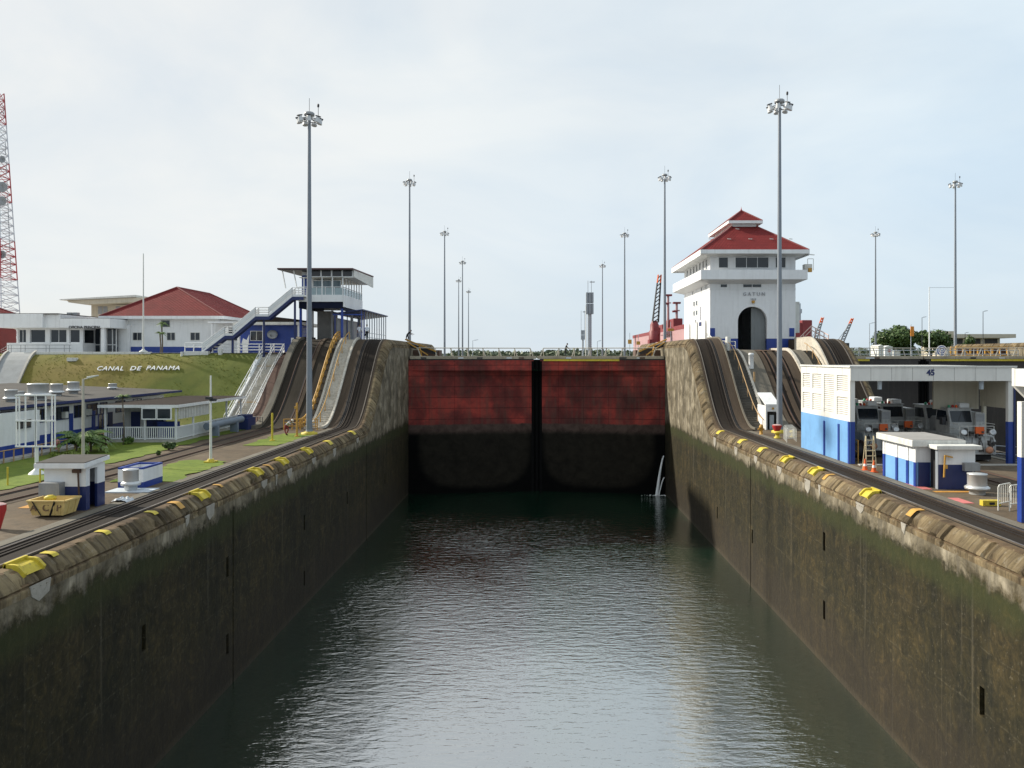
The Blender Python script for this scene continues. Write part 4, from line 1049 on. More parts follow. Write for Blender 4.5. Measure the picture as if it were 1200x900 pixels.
# red roofed hut at the far left
root = thing('red_hut', 'red walled hut with small red roof at the far left edge of the terrace', 'hut', (-78, 118, 18.4))
m = MB(); m.box(-89, -79.4, 118, 121.5, 18.4, 22.5, 0); m.build('wall', pm('brick_red', (.22,.035,.03), .7, .2), root)
m = MB(); m.box(-87, -80.5, 117.4, 117.99, 18.4, 20.4); m.build('lean_to', OFFW, root)
hip_roof(root, -90, -78.2, 117, 122, 24.0, 26.4, 119.4, 119.8, th=.4)
m = MB(); m.box(-88, -79.6, 118.3, 121.2, 22.5, 23.7); m.build('upper_wall', OFFW, root)

# terrace edge: parapets, drain, letters, flagpole
root = tag(MB().box(-58.6, -44.2, 91.0, 91.5, 17.6, 18.55).build('parapet_wall', OFFW, None, .03), 'long low white parapet along the top edge of the grassy hillside', 'wall')
root = tag(MB().box(-40.2, -37.4, 90.6, 91.2, 17.5, 18.62).build('plinth', OFFW, None, .03), 'short white plinth at the foot of the outside stairs', 'plinth')
root = tag(MB().box(-36.3, -35.9, 90.7, 91.1, 17.3, 18.9).build('plinth', OFFW, None, .03), 'slim white block just right of the stair foot on the hill edge', 'plinth')
def railing(label, pts, h, mat, rails=(1.0, .55), post=1.2, r=.04, name='railing', cat='railing'):
    root = thing(name, label, cat, pts[0])
    m = MB()
    for f in rails: m.path([(x,y,z+h*f) for x,y,z in pts], r)
    m.build('rail', mat, root)
    for a, b_ in zip(pts, pts[1:]):
        L = (Vector(b_)-Vector(a)).length; n = max(1, round(L/post))
        for i in range(n+1 if b_ == pts[-1] else n):
            p = Vector(a).lerp(Vector(b_), i/n); m = MB(); m.tube(p-Vector((0,0,.1)), p+Vector((0,0,h)), r, n=6); m.build('post', mat, root)
    return root
railing('white railing on the terrace edge in front of the blue pavilion', [(-37.2,91.4,18.45),(-29.3,91.8,18.45)], 1.0, WHITE, (1.0,.66,.33), 1.3, .05)
railing('white railing on the terrace left of the outside stair foot', [(-40.2,91.0,18.62),(-38.2,91.0,18.62)], .95, WHITE, (1.0,.5), 1.0, .05)
railing('pale pink railing beside the right corner of the control house', [(31.2,96.0,18.7),(33.1,96.0,20.6),(33.7,92.0,19.4)], 1.1, pm('pink_rail', (.62,.45,.40), .6, .1), (1.0,.55), 1.2, .06)
railing('white handrail at the head of the dark island stairs', [(20.8,97.2,19.9),(20.8,93,18.9),(22.7,91.0,18.7)], 1.0, OFFW, (1.0,.55), 1.2, .05)
root = thing('flagpole', 'tall bare white flagpole standing on the low parapet', 'flagpole', (PX(168,91.3), 91.3, 18.5))
x = PX(168, 91.3); m = MB(); m.tube((x,91.3,18.5),(x,91.3,PZ(297,91.3)),.10,.05); m.build('pole', OFFW, root)
m = MB(); m.lathe([(.45,0),(.45,.12),(.2,.25),(.12,.4)], (x,91.3,18.5), 12); m.build('base', OFFW, root)
# concrete drain down the left of the hill
m = MB(); 
for i in range(14):
    t0, t1 = i/14, (i+1)/14
    ya, yb = 91.5-9.5*t0, 91.5-9.5*t1
    xa, xb = PX(26,91.5)+2.2*t0, PX(26,91.5)+2.2*t1
    za, zb = hillz(xa,ya)+.12, hillz(xb,yb)+.12
    m.extr([(xa-1.5,ya,za),(xb-1.5,yb,zb),(xb+1.5,yb,zb),(xa+1.5,ya,za)], (0,0,-.3), 0)
    for sx in (-1.6, 1.6): m.extr([(xa+sx-.12,ya,za+.2),(xb+sx-.12,yb,zb+.2),(xb+sx+.12,yb,zb+.2),(xa+sx+.12,ya,za+.2)], (0,0,-.5), 1)
struct(m.build('path', [pm('drain_concrete', (.30,.31,.31), .85, .15, streak=.2), CONC]))
# hillside lettering laid on the slope
def hill_word(word, px0, px1, py):
    y = 88.3; 
    for _ in range(12): y = y + ((PZ(py, y) - hillz(PX((px0+px1)/2, y), y)) * .8)*-1 if False else y
    best = min(frange(84, 91, .1), key=lambda yy: abs(PZ(py, yy)-hillz(PX((px0+px1)/2, yy), yy)))
    y = best; xa, xb = PX(px0, y), PX(px1, y); z = hillz((xa+xb)/2, y)
    sl = math.atan2(hillz((xa+xb)/2, y+.4)-hillz((xa+xb)/2, y-.4), .8)
    return xa, xb, y, z, sl
root = thing('hillside_lettering', 'white block letters spelling CANAL DE PANAMA on the grassy hillside', 'lettering', (-45, 88, 16))
WL = pm('letter_white', (.82,.82,.80), .6, .05)
for word, p0, p1 in (('CANAL',114,145),('DE',153,165),('PANAMA',172,211)):
    xa, xb, y, z, sl = hill_word(word, p0, p1, 433.2)
    t = text('word', word, 1.0, ((xa+xb)/2, y, z+.14), (sl+R(4),0,0), WL, root, .05, .0, space=1.15)
    bpy.context.view_layer.update()
    w = t.dimensions.x
    t.scale.x = (xb-xa)/max(.1, w); t.scale.y = .9
m = MB(); x, y = PX(85,89.5), 89.5; m.box(x-.5, x+.5, y-.3, y+.3, hillz(x,y)-.1, hillz(x,y)+.3); tag(m.build('drain_box', OFFW, None, .03), 'small white drain box in the grass left of the hillside letters', 'box')
m = MB(); x, y = PX(213,90.5), 90.5; m.tube((x,y,hillz(x,y)-.1),(x,y,hillz(x,y)+.45),.15,.12); tag(m.build('marker_post', OFFW), 'short white marker post at the top of the grass slope', 'post')
# ------------------------------------------------------------------ long low workshop on the lower level, left
root = thing('workshop', 'long low white workshop with blue base and grey flat roof below the hillside', 'workshop', (-40, 62, ZL))
WXF = -37.0
m = MB()
m.box(-52, WXF, 44, 79, 12.15, 14.25, 0); m.box(-52, WXF-.004, 44.003, 79, 10.9, 12.15, 1)
m.box(-44, WXF+1.3, 44, 57.2, 12.0, 14.2, 0); m.box(-44, WXF+1.304, 44, 57.204, 10.9, 12.0, 1)
m.build('wall', [WHITE, BLUE], root)
m = MB(); m.extr([(-53, 43, 15.1), (-35.9, 43, 14.42), (-35.9, 43, 14.62), (-53, 43, 15.35)], (0, 37.5, 0)); m.build('roof', GREYROOF, root)
m = MB(); m.box(-35.9, -35.84, 43, 80.5, 14.42, 14.62); m.build('fascia', NAVY, root)
for a, b_ in ((59.1,60.0),(61.2,62.9),(63.7,64.9),(65.5,67.0),(67.5,68.5),(70,71.5),(73,74.5)): win(root, 'R', a, b_, 13.15, 14.05, WXF, NAVY, 1, .06)
for a, b_ in ((60.6,61.0),(63.0,63.5),(66.2,66.7)): m = MB(); m.box(WXF, WXF+.05, a, b_, 11.1, 13.5); m.build('blue_panel', BLUE, root)
win(root, 'R', 67.2, 68.4, 11.9, 13.1, WXF, BLUE, 1, .06); win(root, 'R', 54.6, 56.2, 13.0, 13.6, WXF+1.3, OFFW, 1, .05)
m = MB(); m.box(WXF, WXF+.06, 68.7, 69.4, 11.05, 13.2); m.build('door', NAVY, root)
for y in (58.5, 62, 65.3): m = MB(); m.box(WXF+.02, WXF+.32, y, y+.4, 13.2, 13.7); m.build('wall_lamp', OFFW, root)
m = MB()
for y in frange(50, 64, 1.0): m.tube((WXF+2.2, y, ZL), (WXF+2.2, y, ZL+.9), .045, n=6)
m.tube((WXF+2.2, 50, ZL+.85), (WXF+2.2, 64, ZL+.85), .035); m.build('side_rail', TAN, root)
m = MB(); m.box(WXF+.8, WXF+2.1, 51, 64.5, 10.95, 11.2); m.build('footing', CONC, root)
def vent(label, x, y, z, r=.45, h=.85, cat='roof vent', slab=False):
    t = thing('exhaust_vent', label, cat, (x, y, z))
    m = MB(); m.lathe([(r*.82,0),(r*.82,h*.22),(r*1.25,h*.24),(r*1.3,h*.34),(r*1.05,h*.42)], (x,y,z), 20); m.build('base_ring', ALU, t)
    m = MB(); m.lathe([(r,h*.40),(r,h*.94),(r*1.03,h*.95),(r*1.03,h),(r*.2,h*1.03)], (x,y,z), 20); m.build('hood', ALU, t)
    return t
def vroof(px, py, r, h, label, yv):
    # stand on the sloping roof
    x = PX(px, yv); z = 14.62 + (-35.9-x)/17.1*.73
    return vent(label, x, yv, z-.03, r, h)
vroof(13, 460, .42, .9, 'small aluminium roof vent at the left edge of the workshop roof', 58)
vroof(44.5, 460, .72, 1.25, 'largest aluminium drum vent on the workshop roof', 61)
vroof(66.5, 458, .46, 1.0, 'aluminium drum vent just right of the largest one on the workshop roof', 66)
vroof(86, 457, .46, 1.05, 'aluminium drum vent behind the street lamp arm on the workshop roof', 69)
vroof(132, 455, .38, .6, 'low mushroom vent near the right end of the workshop roof', 77)
vroof(24, 458, .32, .4, 'flat little mushroom vent between the drum vents on the workshop roof', 64)
# veranda
root = thing('veranda', 'open veranda with white balustrade and dark flat roof at the end of the workshop', 'veranda', (-32, 65, ZL))
vx0, vx1, vy0, vy1 = -35.2, -29.3, 64.8, 79
m = MB(); m.box(vx0, vx1, vy0, vy1, 10.9, 11.22); m.build('floor', CONC, root)
m = MB(); m.box(vx0-.3, vx1+.25, vy0-.35, vy1+.3, 14.02, 14.12); m.build('roof', DKROOF, root)
m = MB(); m.box(vx0-.32, vx1+.28, vy0-.42, vy0-.352, 13.86, 14.10); m.box(vx1+.252, vx1+.31, vy0-.35, vy1+.3, 13.86, 14.10); m.build('fascia', WHITE, root)
for x in (vx0+.08, -31.9, vx1-.08):
    m = MB(); m.box(x-.07, x+.07, vy0, vy0+.14, 11.2, 14.02); m.build('post', WHITE, root)
for y in frange(vy0+3.2, vy1, 3.2):
    m = MB(); m.box(vx1-.14, vx1, y, y+.12, 11.2, 14.02); m.build('post', WHITE, root)
m = MB(); zt = 12.25
for a, b_ in (((vx0,vy0+.07),(vx1,vy0+.07)), ((vx1-.07,vy0),(vx1-.07,vy1))):
    for z in (11.32, zt): m.beam((*a, z), (*b_, z), .07, .09)
    L = math.hypot(b_[0]-a[0], b_[1]-a[1]); n = int(L/.17)
    for i in range(n): t = i/n; x = a[0]+(b_[0]-a[0])*t; y = a[1]+(b_[1]-a[1])*t; m.box(x-.035, x+.035, y-.02, y+.02, 11.3, zt)
m.build('balustrade', WHITE, root)
m = MB(); m.box(vx0, vx1-2.4, vy0+3.2, vy0+3.35, 11.2, 14.0); m.build('back_wall', OFFW, root)
for x in (-34.6, -33.4, -32.6): m = MB(); m.box(x, x+.75, vy0+3.1, vy0+3.2, 11.22, 13.3); m.build('door', NAVY, root)
m = MB(); m.box(-32.1, -30.4, vy0+2.6, vy0+3.05, 11.22, 12.5); m.build('blue_cabinet', BLUE, root)
for i in range(2): x = -31.85+i*1.2; win(root, 'F', x, x+1.05, 13.0, 13.78, vy0-.42, WHITE, 0, .09, name='hanging_screen')
m = MB()
for z in frange(vy0+.2, vy0+6, .3): m.box(vx1+.02, vx1+.10, z, z+.2, 12.9, 13.86)
m.build('louvre_screen', OFFW, root)
tag(MB().tube((-28.6,69,11.95),(-28.0,75.5,12.1),.32,n=14).box(-28.7,-28.0,70,70.3,11,11.9).box(-28.5,-27.8,74,74.3,11,11.9).build('tank', pm('tank_blue_grey',(.17,.21,.26),.55,.15,1,streak=.2)), 'pale blue horizontal pipe tank lying beyond the veranda railing', 'tank')
tag(MB().box(-28.9,-27.6,76.2,78.2,11,12.1).box(-28.7,-27.8,76.4,78.0,12.1,12.4).build('cabinet', NAVY), 'dark blue equipment cabinet at the foot of the white hillside stairs', 'cabinet')
railing('dark low picket fence at the foot of the white hillside stairs', [(-29.1,80.2,11),(-27.2,79.0,11)], 1.0, DKST, (1.0,.1), .35, .03)

# ------------------------------------------------------------------ tall light masts
GREYM = pm('mast_grey', (.20,.225,.26), .5, .12, .4, metal=.2, streak=.1)
mast = thing('light_mast', 'x', 'light mast', (0,0,0), 'tall light masts along the locks')
H = 30.0
m = MB(); m.tube((0,0,0),(0,0,H),.275,.135,14); m.build('pole', GREYM, mast)
m = MB(); m.lathe([(.48,0),(.48,.08),(.34,.1),(.31,.5)], n=14); m.build('collar', GREYM, mast)
m = MB(); m.lathe([(.15,H-.1),(.46,H-.05),(.46,H+.17),(.36,H+.27),(.1,H+.32)], n=16); m.build('cap', STEEL, mast)
m = MB()
for i in range(24):
    a, b_ = 2*math.pi*i/24, 2*math.pi*(i+1)/24; m.tube((.78*math.cos(a),.78*math.sin(a),H-.45),(.78*math.cos(b_),.78*math.sin(b_),H-.45),.05,n=6,cap=False)
for i in range(4):
    a = math.pi/4+math.pi/2*i; m.tube((.15*math.cos(a),.15*math.sin(a),H-.3),(.78*math.cos(a),.78*math.sin(a),H-.45),.05,n=6)
m.build('ring', STEEL, mast)
LAMPW = pm('lamp_housing', (.62,.63,.64), .4, .1)
for i in range(7):
    a = 2*math.pi*(i+.5)/7
    m = MB(); m.T = Matrix.Rotation(a,4,'Z') @ Matrix.Translation((.92,0,H-.55)) @ Matrix.Scale(.78,4) @ Matrix.Rotation(R(18),4,'Y')
    m.lathe([(.13,.38),(.20,.36),(.22,.2),(.33,-.18),(.34,-.24)], n=10); m.box(-.25,.25,-.2,.2,.36,.48,1); m.build('floodlight', [LAMPW, DKST], mast)
m = MB(); m.tube((0,0,H+.4),(0,0,H+1.6),.02,n=5); m.build('lightning_rod', DKST, mast)
m = MB(); m.tube((.8,0,H-.4),(.8,0,H+.75),.025,n=5); m.lathe([(.08,0),(.1,.1),(.1,.25),(.04,.32)],(.8,0,H+.75),8); m.build('beacon', DKST, mast)
masts = [  # px of pole, py of top, Y, base z, label
 (362.5,130,71.6,ZL,'nearest tall light mast on the left, standing by the foot of the incline'),
 (480,209,143,None,'tall light mast behind the left end of the red gate, beside the bending silhouette'),
 (521,270,201,None,'light mast between the left gate end and the cluster of three thin masts'),
 (542,305,262,None,'tallest of the cluster of three thin distant light masts left of the gate centre'),
 (537.5,327,316,None,'leftmost and shortest pole in the cluster of three thin distant masts'),
 (549,340,370,None,'rightmost of the cluster of three thin distant masts left of the gate centre'),
 (913.5,115,73.4,ZL,'nearest tall light mast on the right, in front of the control house'),
 (779,203,139,None,'tall light mast just left of the control house, by the red ship crane'),
 (732,272,204,None,'light mast between the grey lattice beacon tower and the mast by the control house'),
 (706,309,276,None,'thin distant light mast just right of the grey beacon tower'),
 (1119.5,211,144,None,'tall light mast at the far right beside the round target board'),
 (1026,271,203,None,'light mast on the right between the control house and the round tree'),
]
for i, (px, py, Y, zb, lab) in enumerate(masts):
    o = mast if i == 0 else dup(mast)
    top = PZ(py, Y); base = zb if zb is not None else 17.3
    o.location = (PX(px, Y), Y, base); o['label'] = lab
    k = (top-base)/(H+.4); o.scale = (1, 1, k) if zb is not None else (1,1,k)
    o.rotation_euler.z = [0,.3,.1,.5,.2,.7,.25,.6,.1,.4,.0,.3][i]
for x, y, lab in ((masts[0][0],71.6,'yellow painted base block under the nearest left light mast'),(masts[6][0],73.4,'yellow painted base block under the nearest right light mast')):
    X = PX(x, y); m = MB(); m.lathe([(.75,0),(.75,.18),(.42,.24),(.42,.3)],(X,y,ZL),8); tag(m.build('mast_base', YELL), lab, 'base')

# ------------------------------------------------------------------ left quay objects
def hut(name, label, x0, x1, y0, y1, zt, doorside, lits):
    pass
root = thing('control_hut', 'small white and navy hut with sloping roof and open doorway on the left quay', 'hut', (-21.5, 37, ZL))
hx0, hx1, hy0, hy1 = -22.45, -20.55, 36.3, 37.9
m = MB(); t = .12
for (a, b_, c, d, mi) in ((ZL-.05, 12.08, 0, 0, 1), (12.08, 13.0, 0, 0, 0)):
    m.box(hx0, hx1-.0, hy0, hy0+t, a, b_, mi); m.box(hx0, hx0+t, hy0+t, hy1, a, b_, mi); m.box(hx0+t, hx1, hy1-t, hy1, a, b_, mi)
    m.box(hx1-t, hx1, hy0+t, hy0+.32, a, b_, mi); m.box(hx1-t, hx1, hy0+.95, hy1-t, a, b_, mi)
m.box(hx1-t, hx1, hy0+.32, hy0+.95, 12.85, 13.0, 0)
m.build('wall', [WHITE, NAVY], root)
m = MB(); m.extr([(hx0-.25, hy0-.35, 12.95), (hx0-.25, hy1+.15, 13.12), (hx0-.25, hy1+.15, 13.3), (hx0-.25, hy0-.35, 13.17)], (2.3, 0, 0)); m.build('fascia', WHITE, root)
m = MB(); m.extr([(hx0-.2, hy0-.3, 13.175), (hx0-.2, hy1+.1, 13.31), (hx0-.2, hy1+.1, 13.34), (hx0-.2, hy0-.3, 13.21)], (2.2, 0, 0)); m.build('roof', GREYROOF, root)
m = MB(); m.box(hx1-.5, hx1-.45, hy0+.35, hy0+1.0, ZL, 12.8); m.build('inner_partition', DKST, root)
m = MB(); m.box(hx0+.02, hx0+.95, hy0-.45, hy0-.005, 11.62, 12.3); m.tube((hx0+.2,hy0-.2,11.62),(hx0+.1,hy0-.1,11.0),.03); m.build('meter_box', STEEL, root)
m = MB(); m.box(hx1-.55, hx1-.2, hy0-.16, hy0-.005, 12.72, 12.88); m.tube((hx1-.3,hy0-.1,12.75),(hx1-.25,hy0-.1,11.6),.04); m.build('bracket_lamp', RUST, root)
root = thing('skip', 'yellow steel skip with black straps, faint lettering and sloping ends on the left quay', 'skip', (-21.3, 35, ZL))
m = MB(); sx0, sx1, sy0, sy1 = -22.15, -20.5, 34.6, 35.8; a = .12
o8 = [(sx0+.15,sy0+.12,ZL+.08),(sx1-.15,sy0+.12,ZL+.08),(sx1-.15,sy1-.12,ZL+.08),(sx0+.15,sy1-.12,ZL+.08),(sx0,sy0,ZL+.72),(sx1,sy0,ZL+.72),(sx1,sy1,ZL+.72),(sx0,sy1,ZL+.72)]
m.add(o8, [(0,3,2,1),(0,1,5,4),(1,2,6,5),(2,3,7,6),(3,0,4,7)])
i8 = [(p[0]*.97-21.3*.03, p[1]*.95+35.15*.05, p[2]+.02) for p in o8[:4]] + [(p[0]*.96-21.3*.04, p[1]*.92+35.15*.08, p[2]) for p in o8[4:]]
m.add(i8, [(0,1,2,3),(0,1,5,4),(1,2,6,5),(2,3,7,6),(3,0,4,7)])
SKIPY = pm('skip_yellow', (.68,.50,.19), .6, .18, 1.1, streak=.35, dirt=(.22,.13,.05), spots=.3)
m.build('body', SKIPY, root, fix=False)
m = MB()
for p, q in ((4,5),(5,6),(6,7),(7,4)): m.beam(o8[p], o8[q], .09, .07)
for x in (sx1-.5, sx1-.25): m.beam((x, sy0-.0, ZL+.72), (x-.04, sy0+.10, ZL+.12), .05, .05)
for y in (sy0+.4, sy0+.9): m.beam((sx1, y, ZL+.72), (sx1-.14, y, ZL+.12), .05, .05)
m.build('rim', SKIPY, root)
m = MB(); m.beam((sx0+.24,sy0-.03,ZL+.72),(sx0+.55,sy0+.10,ZL+.08),.09,.03); m.beam((sx1-.42,sy0-.03,ZL+.72),(sx1-.70,sy0+.10,ZL+.08),.09,.03); m.build('strap', BLACK, root)
for s, x in (('A',sx0+.27),('C',sx0+.80),('P',sx1-.28)): text('lettering', s, .42, (x, sy0+.02, ZL+.42), (R(79),0,0), pm('brown_stencil', (.16,.09,.04), .7, .2), root, .01, .008)
tag(MB().lathe([(.10,0),(.24,.02),(.24,.16),(.12,.22)], (-21.5,35.2,ZL+.66), 12).build('buoy', YELL), 'small bright yellow float lying on the skip', 'float')
vent('aluminium drum vent on a pale slab beside the low white box, left quay', -21.15, 41.5, ZL+.05, .38, 1.1, 'vent')
tag(MB().box(-22.2,-19.95,40.9,42.15,ZL-.02,ZL+.06).build('slab', pm('pale_blue_slab',(.5,.55,.6),.7,.1), None, .01), 'pale slab under the drum vent on the left quay', 'slab')
root = thing('low_enclosure', 'low white box with blue bands, open on top, beside the drum vent', 'enclosure', (-21.5, 44, ZL))
m = MB(); x0, x1, y0, y1 = -22.3, -20.95, 42.4, 44.6; t = .14
for za, zb, mi in ((ZL-.02,ZL+.32,1),(ZL+.32,ZL+1.0,0),(ZL+1.0,ZL+1.1,1)):
    m.box(x0,x0+t,y0,y1,za,zb,mi); m.box(x1-t,x1,y0,y1,za,zb,mi); m.box(x0+t,x1-t,y1-t,y1,za,zb,mi); m.box(x0+t,x1-t,y0,y0+t,za,zb,mi)
m.build('wall', [WHITE, BLUE], root)
m = MB(); nt_ = 9
vs = [(-20.5+.85*u/nt_+.06*noise.noise((u,v,3)), 38.15+.75*v/nt_+.06*noise.noise((v,u,8)), ZL+.02+max(0,.11+.13*noise.noise((u*.55,v*.55,1))+.05*noise.noise((u*1.7,v*1.7,6)))*math.sin(math.pi*min(1,max(0,u/nt_)))**.5) for v in range(nt_+1) for u in range(nt_+1)]
m.add(vs, [(v*(nt_+1)+u, v*(nt_+1)+u+1, (v+1)*(nt_+1)+u+1, (v+1)*(nt_+1)+u) for v in range(nt_) for u in range(nt_)])
tag(m.build('tarpaulin', pm('pale_tarp',(.48,.52,.56),.6,.2,2)), 'crumpled pale tarpaulin on the ground right of the small hut', 'tarpaulin')
root = thing('panel_frame', 'white pipe lattice panel on a single post standing on the lawn', 'frame', (PX(43,47.4), 47.4, ZL))
x = PX(43,47.4); m = MB(); m.tube((x,47.4,ZL),(x,47.4,PZ(523,47.4)),.10,n=10); m.build('post', WHITE, root)
m = MB(); m.lathe([(.45,.02),(.4,.1),(.16,.3),(.1,.4)],(x,47.4,ZL),10); m.build('foot', WHITE, root)
m = MB(); w = 1.15; z0, z1 = PZ(523,47.4), PZ(463,47.4)
for xx in (-w,-w+.18,-.6,-.02,.02,.6,w-.18,w): m.box(x+xx-.035,x+xx+.035,47.27,47.33,z0,z1)
for z in (z0,(z0+z1)/2,z1): m.box(x-w-.04,x+w+.04,47.24,47.36,z-.04,z+.04)
m.build('lattice', WHITE, root)
def street_lamp(label, px, pytop, Y, zb, arm, mat=GALV, head=OFFW):
    x = PX(px,Y); zt = PZ(pytop,Y); root = thing('street_lamp', label, 'street lamp', (x,Y,zb))
    m = MB(); m.tube((x,Y,zb),(x,Y,zt),.10,.07); m.build('pole', mat, root)
    m = MB(); m.tube((x,Y,zt-.05),(x+arm*.55,Y,zt+.1),.04); m.build('arm', mat, root)
    m = MB(); s = 1 if arm > 0 else -1; m.extr([(x+arm*.3,Y-.14,zt+.0),(x+arm,Y-.14,zt+.16),(x+arm,Y-.14,zt+.26),(x+arm*.3,Y-.14,zt+.16)],(0,.28,0)); m.build('lamp_head', head, root, .03)
    return root
street_lamp('grey street lamp with a white arm standing behind the small left hut', 97.5, 444, 52, ZL, .95, pm('pole_concrete', (.42,.40,.34), .7, .1))
root = thing('camera_pole', 'white pole with a small camera box and yellow foot on the left quay', 'camera pole', (PX(247,52.6), 52.6, ZL))
x, y = PX(247,52.6), 52.6; m = MB(); m.tube((x,y,ZL),(x,y,PZ(440,y)),.09,.05); m.build('pole', OFFW, root)
m = MB(); m.box(x-.28,x+.1,y-.2,y+.1,PZ(468,y),PZ(465,y)); m.box(x-.05,x+.35,y-.1,y+.1,PZ(470,y),PZ(467,y)); m.build('camera', DKST, root)
m = MB(); m.box(x-.35,x+.35,y-.3,y+.3,ZL,ZL+.12); m.lathe([(.25,.12),(.2,.25)],(x,y,ZL),8); m.build('foot', YELL, root)
for px, py0, pyt, lab in ((319,517,484,'slim yellow marker post at the edge of the grass by the left mast'),(348,512,472,'taller yellow post with a small lamp beside the left mast')):
    Y = FPX*7/(py0-418); x = PX(px,Y); m = MB(); m.tube((x,Y,ZL),(x,Y,PZ(pyt,Y)),.09,.08); m.lathe([(.22,0),(.22,.1)],(x,Y,ZL),8)
    if px == 348: m.box(x-.2,x+.05,Y-.1,Y+.1,PZ(479,Y),PZ(476,Y))
    tag(m.build('marker_post', YELL if px==319 else OCHRE), lab, 'post')
for px, py0, pyt, lab in ((9,569,548,'short thin yellow stake on the lawn at the left edge'),(47,566,543,'thin yellow stake on the lawn beside the lattice panel')):
    Y = FPX*7/(py0-418); x = PX(px,Y); m = MB(); m.tube((x,Y,ZL),(x,Y,PZ(pyt,Y)),.045); m.lathe([(.06,0),(.05,.08)],(x,Y,PZ(pyt,Y)-.05),6); tag(m.build('stake', YELL), lab, 'stake')
def cone_marker(label, x, y, z0, r, h):
    root = thing('cone_marker', label, 'marker', (x,y,z0))
    m = MB(); m.lathe([(r*.35,0),(r,h*.8),(r,h)],(x,y,z0),16); m.build('cone', RED, root)
    m = MB(); m.lathe([(r*.98,h+.004),(r*.7,h+.05),(r*.1,h+.07)],(x,y,z0),16); m.build('lid', pm('pinkish_lid',(.55,.35,.33),.6,.1), root)
cone_marker('red inverted cone marker cut off by the left edge of the quay', PX(-3,32.3), 32.3, ZL, .32, 1.0)
X = PX(910.5,71.4); cone_marker('red inverted cone marker at the foot of the nearest right mast', X, 71.4, ZL+.15, .42, .72)
def hydrant(label, px, Y, mat):
    x = PX(px,Y); m = MB(); m.lathe([(.22,0),(.15,.05),(.15,.55),(.20,.58),(.20,.68),(.12,.85),(.03,.92)],(x,Y,ZL+.03),10); m.tube((x-.28,Y,ZL+.5),(x+.28,Y,ZL+.5),.08); tag(m.build('hydrant', mat), label, 'hydrant')
hydrant('faded pink fire hydrant in front of the workshop', 67, 58.5, PINK)
hydrant('red and white hydrant post beside the red-leaved plant', 122.5, 61, OFFW)
for px, Y, lab in ((892,71.5,'tan hydrant standing at the foot of the island kiosk'),): hydrant(lab, px, Y, OCHRE)
# painted marks on the quays
m = MB()
def mark(x0,x1,y0,y1): m.add([(x0,y0,ZL+.004),(x1,y0,ZL+.004),(x1,y1,ZL+.004),(x0,y1,ZL+.004)],[(0,1,2,3)])
m = MB(); mark(-20.2,-19.9,37.2,40.2); mark(-27.0,-26.2,38.0,41); mark(20.35,20.9,42.0,44.0); mark(20.35,20.9,38,39.5); struct(m.build('painted_marking', pm('pink_road_paint',(.55,.16,.15),.8,.3,1.5,spots=.4)))
m = MB(); mark(-19.9,-18.9+-.95,43.0,46.0); mark(-24.0,-23.2,36.8,38.8); mark(20.6,22.6,41.1,41.5); struct(m.build('painted_marking', pm('orange_road_paint',(.52,.25,.04),.8,.3,1.5,spots=.4)))

# ------------------------------------------------------------------ right: kiosk, bins, barriers on the island
root = thing('kiosk', 'white concrete stair head kiosk with dark doorway at the foot of the island incline', 'kiosk', (22.2, 76.5, ZL))
m = MB(); m.box(21.9,22.05,76.2,79,11,13.3); m.box(23.1,23.25,76.2,79,11,13.3); m.extr([(21.9,76.2,13.3),(23.25,76.2,13.3),(23.25,79,14.3),(21.9,79,14.3)],(0,0,.15)); m.box(22.05,23.1,76.25,76.45,12.75,13.3); m.build('wall', WHITE, root)
m = MB(); m.box(22.06,23.09,76.8,76.9,11,12.75); m.build('doorway', BLACK, root)
m = MB(); m.box(22.35,22.75,76.4,76.6,11,12.4); m.build('door', GALV, root)
m = MB(); m.box(22.5,22.7,76.15,76.2,12.95,13.15); m.build('lamp', OCHRE, root)
tag(MB().lathe([(.26,0),(.27,.1),(.27,1.45),(.30,1.47),(.30,1.62),(.2,1.7)],(23.15,86.0,prof(86.0,RY0,18.7)),14).build('bollard_drum', WHITE), 'tall white cylinder drum standing on the grey slope left of the right mast', 'drum')
m = MB(); m.lathe([(.30,0),(.30,1.6),(.26,1.7)],(22.0,91.6,18.6),12); tag(m.build('bollard_drum', OFFW), 'short white post at the top of the island stairs by the doorway', 'post')
tag(MB().box(22.9,23.05,84,84.15,13.5,16.4).build('marker_post', TAN), 'tan wooden post on the slope above the island kiosk', 'post')
for Y, lab, x in ((68.5,'yellow bollard on the island left of the right mast',20.7),(69.3,'yellow bollard just right of the right mast foot',22.3),(51.6,'squat yellow bollard by the right post of the locomotive shed',31.6)):
    m = MB(); m.lathe([(.30,0),(.30,.08),(.18,.14),(.16,.36),(.30,.40),(.32,.52),(.2,.58)],(x,Y,ZL),12); tag(m.build('bollard', YELL), lab, 'bollard', 'yellow mooring bollards')
def barrier(label, x, y, w, rot=0):
    root = thing('crowd_barrier', label, 'barrier', (x,y,ZL)); root.rotation_euler.z = 0
    T = Matrix.Translation((x,y,ZL)) @ Matrix.Rotation(rot,4,'Z')
    m = MB(); m.T = T; m.path([(-w/2,0,0),(-w/2,0,1.05),(-w/2+.12,0,1.15),(w/2-.12,0,1.15),(w/2,0,1.05),(w/2,0,0)], .03); m.tube((-w/2,0,.3),(w/2,0,.3),.025); m.build('frame', OFFW, root)
    m = MB(); m.T = T
    n = int(w/.16)
    for i in range(1,n): m.tube((-w/2+w*i/n,0,.3),(-w/2+w*i/n,0,1.13),.014,n=5)
    m.build('bars', OFFW, root)
barrier('white crowd barrier nearest the edge on the right quay', 21.5, 36.6, 1.2, R(35))
barrier('white crowd barrier in the middle of the stacked group on the right quay', 21.95, 36.4, 1.2, R(30))
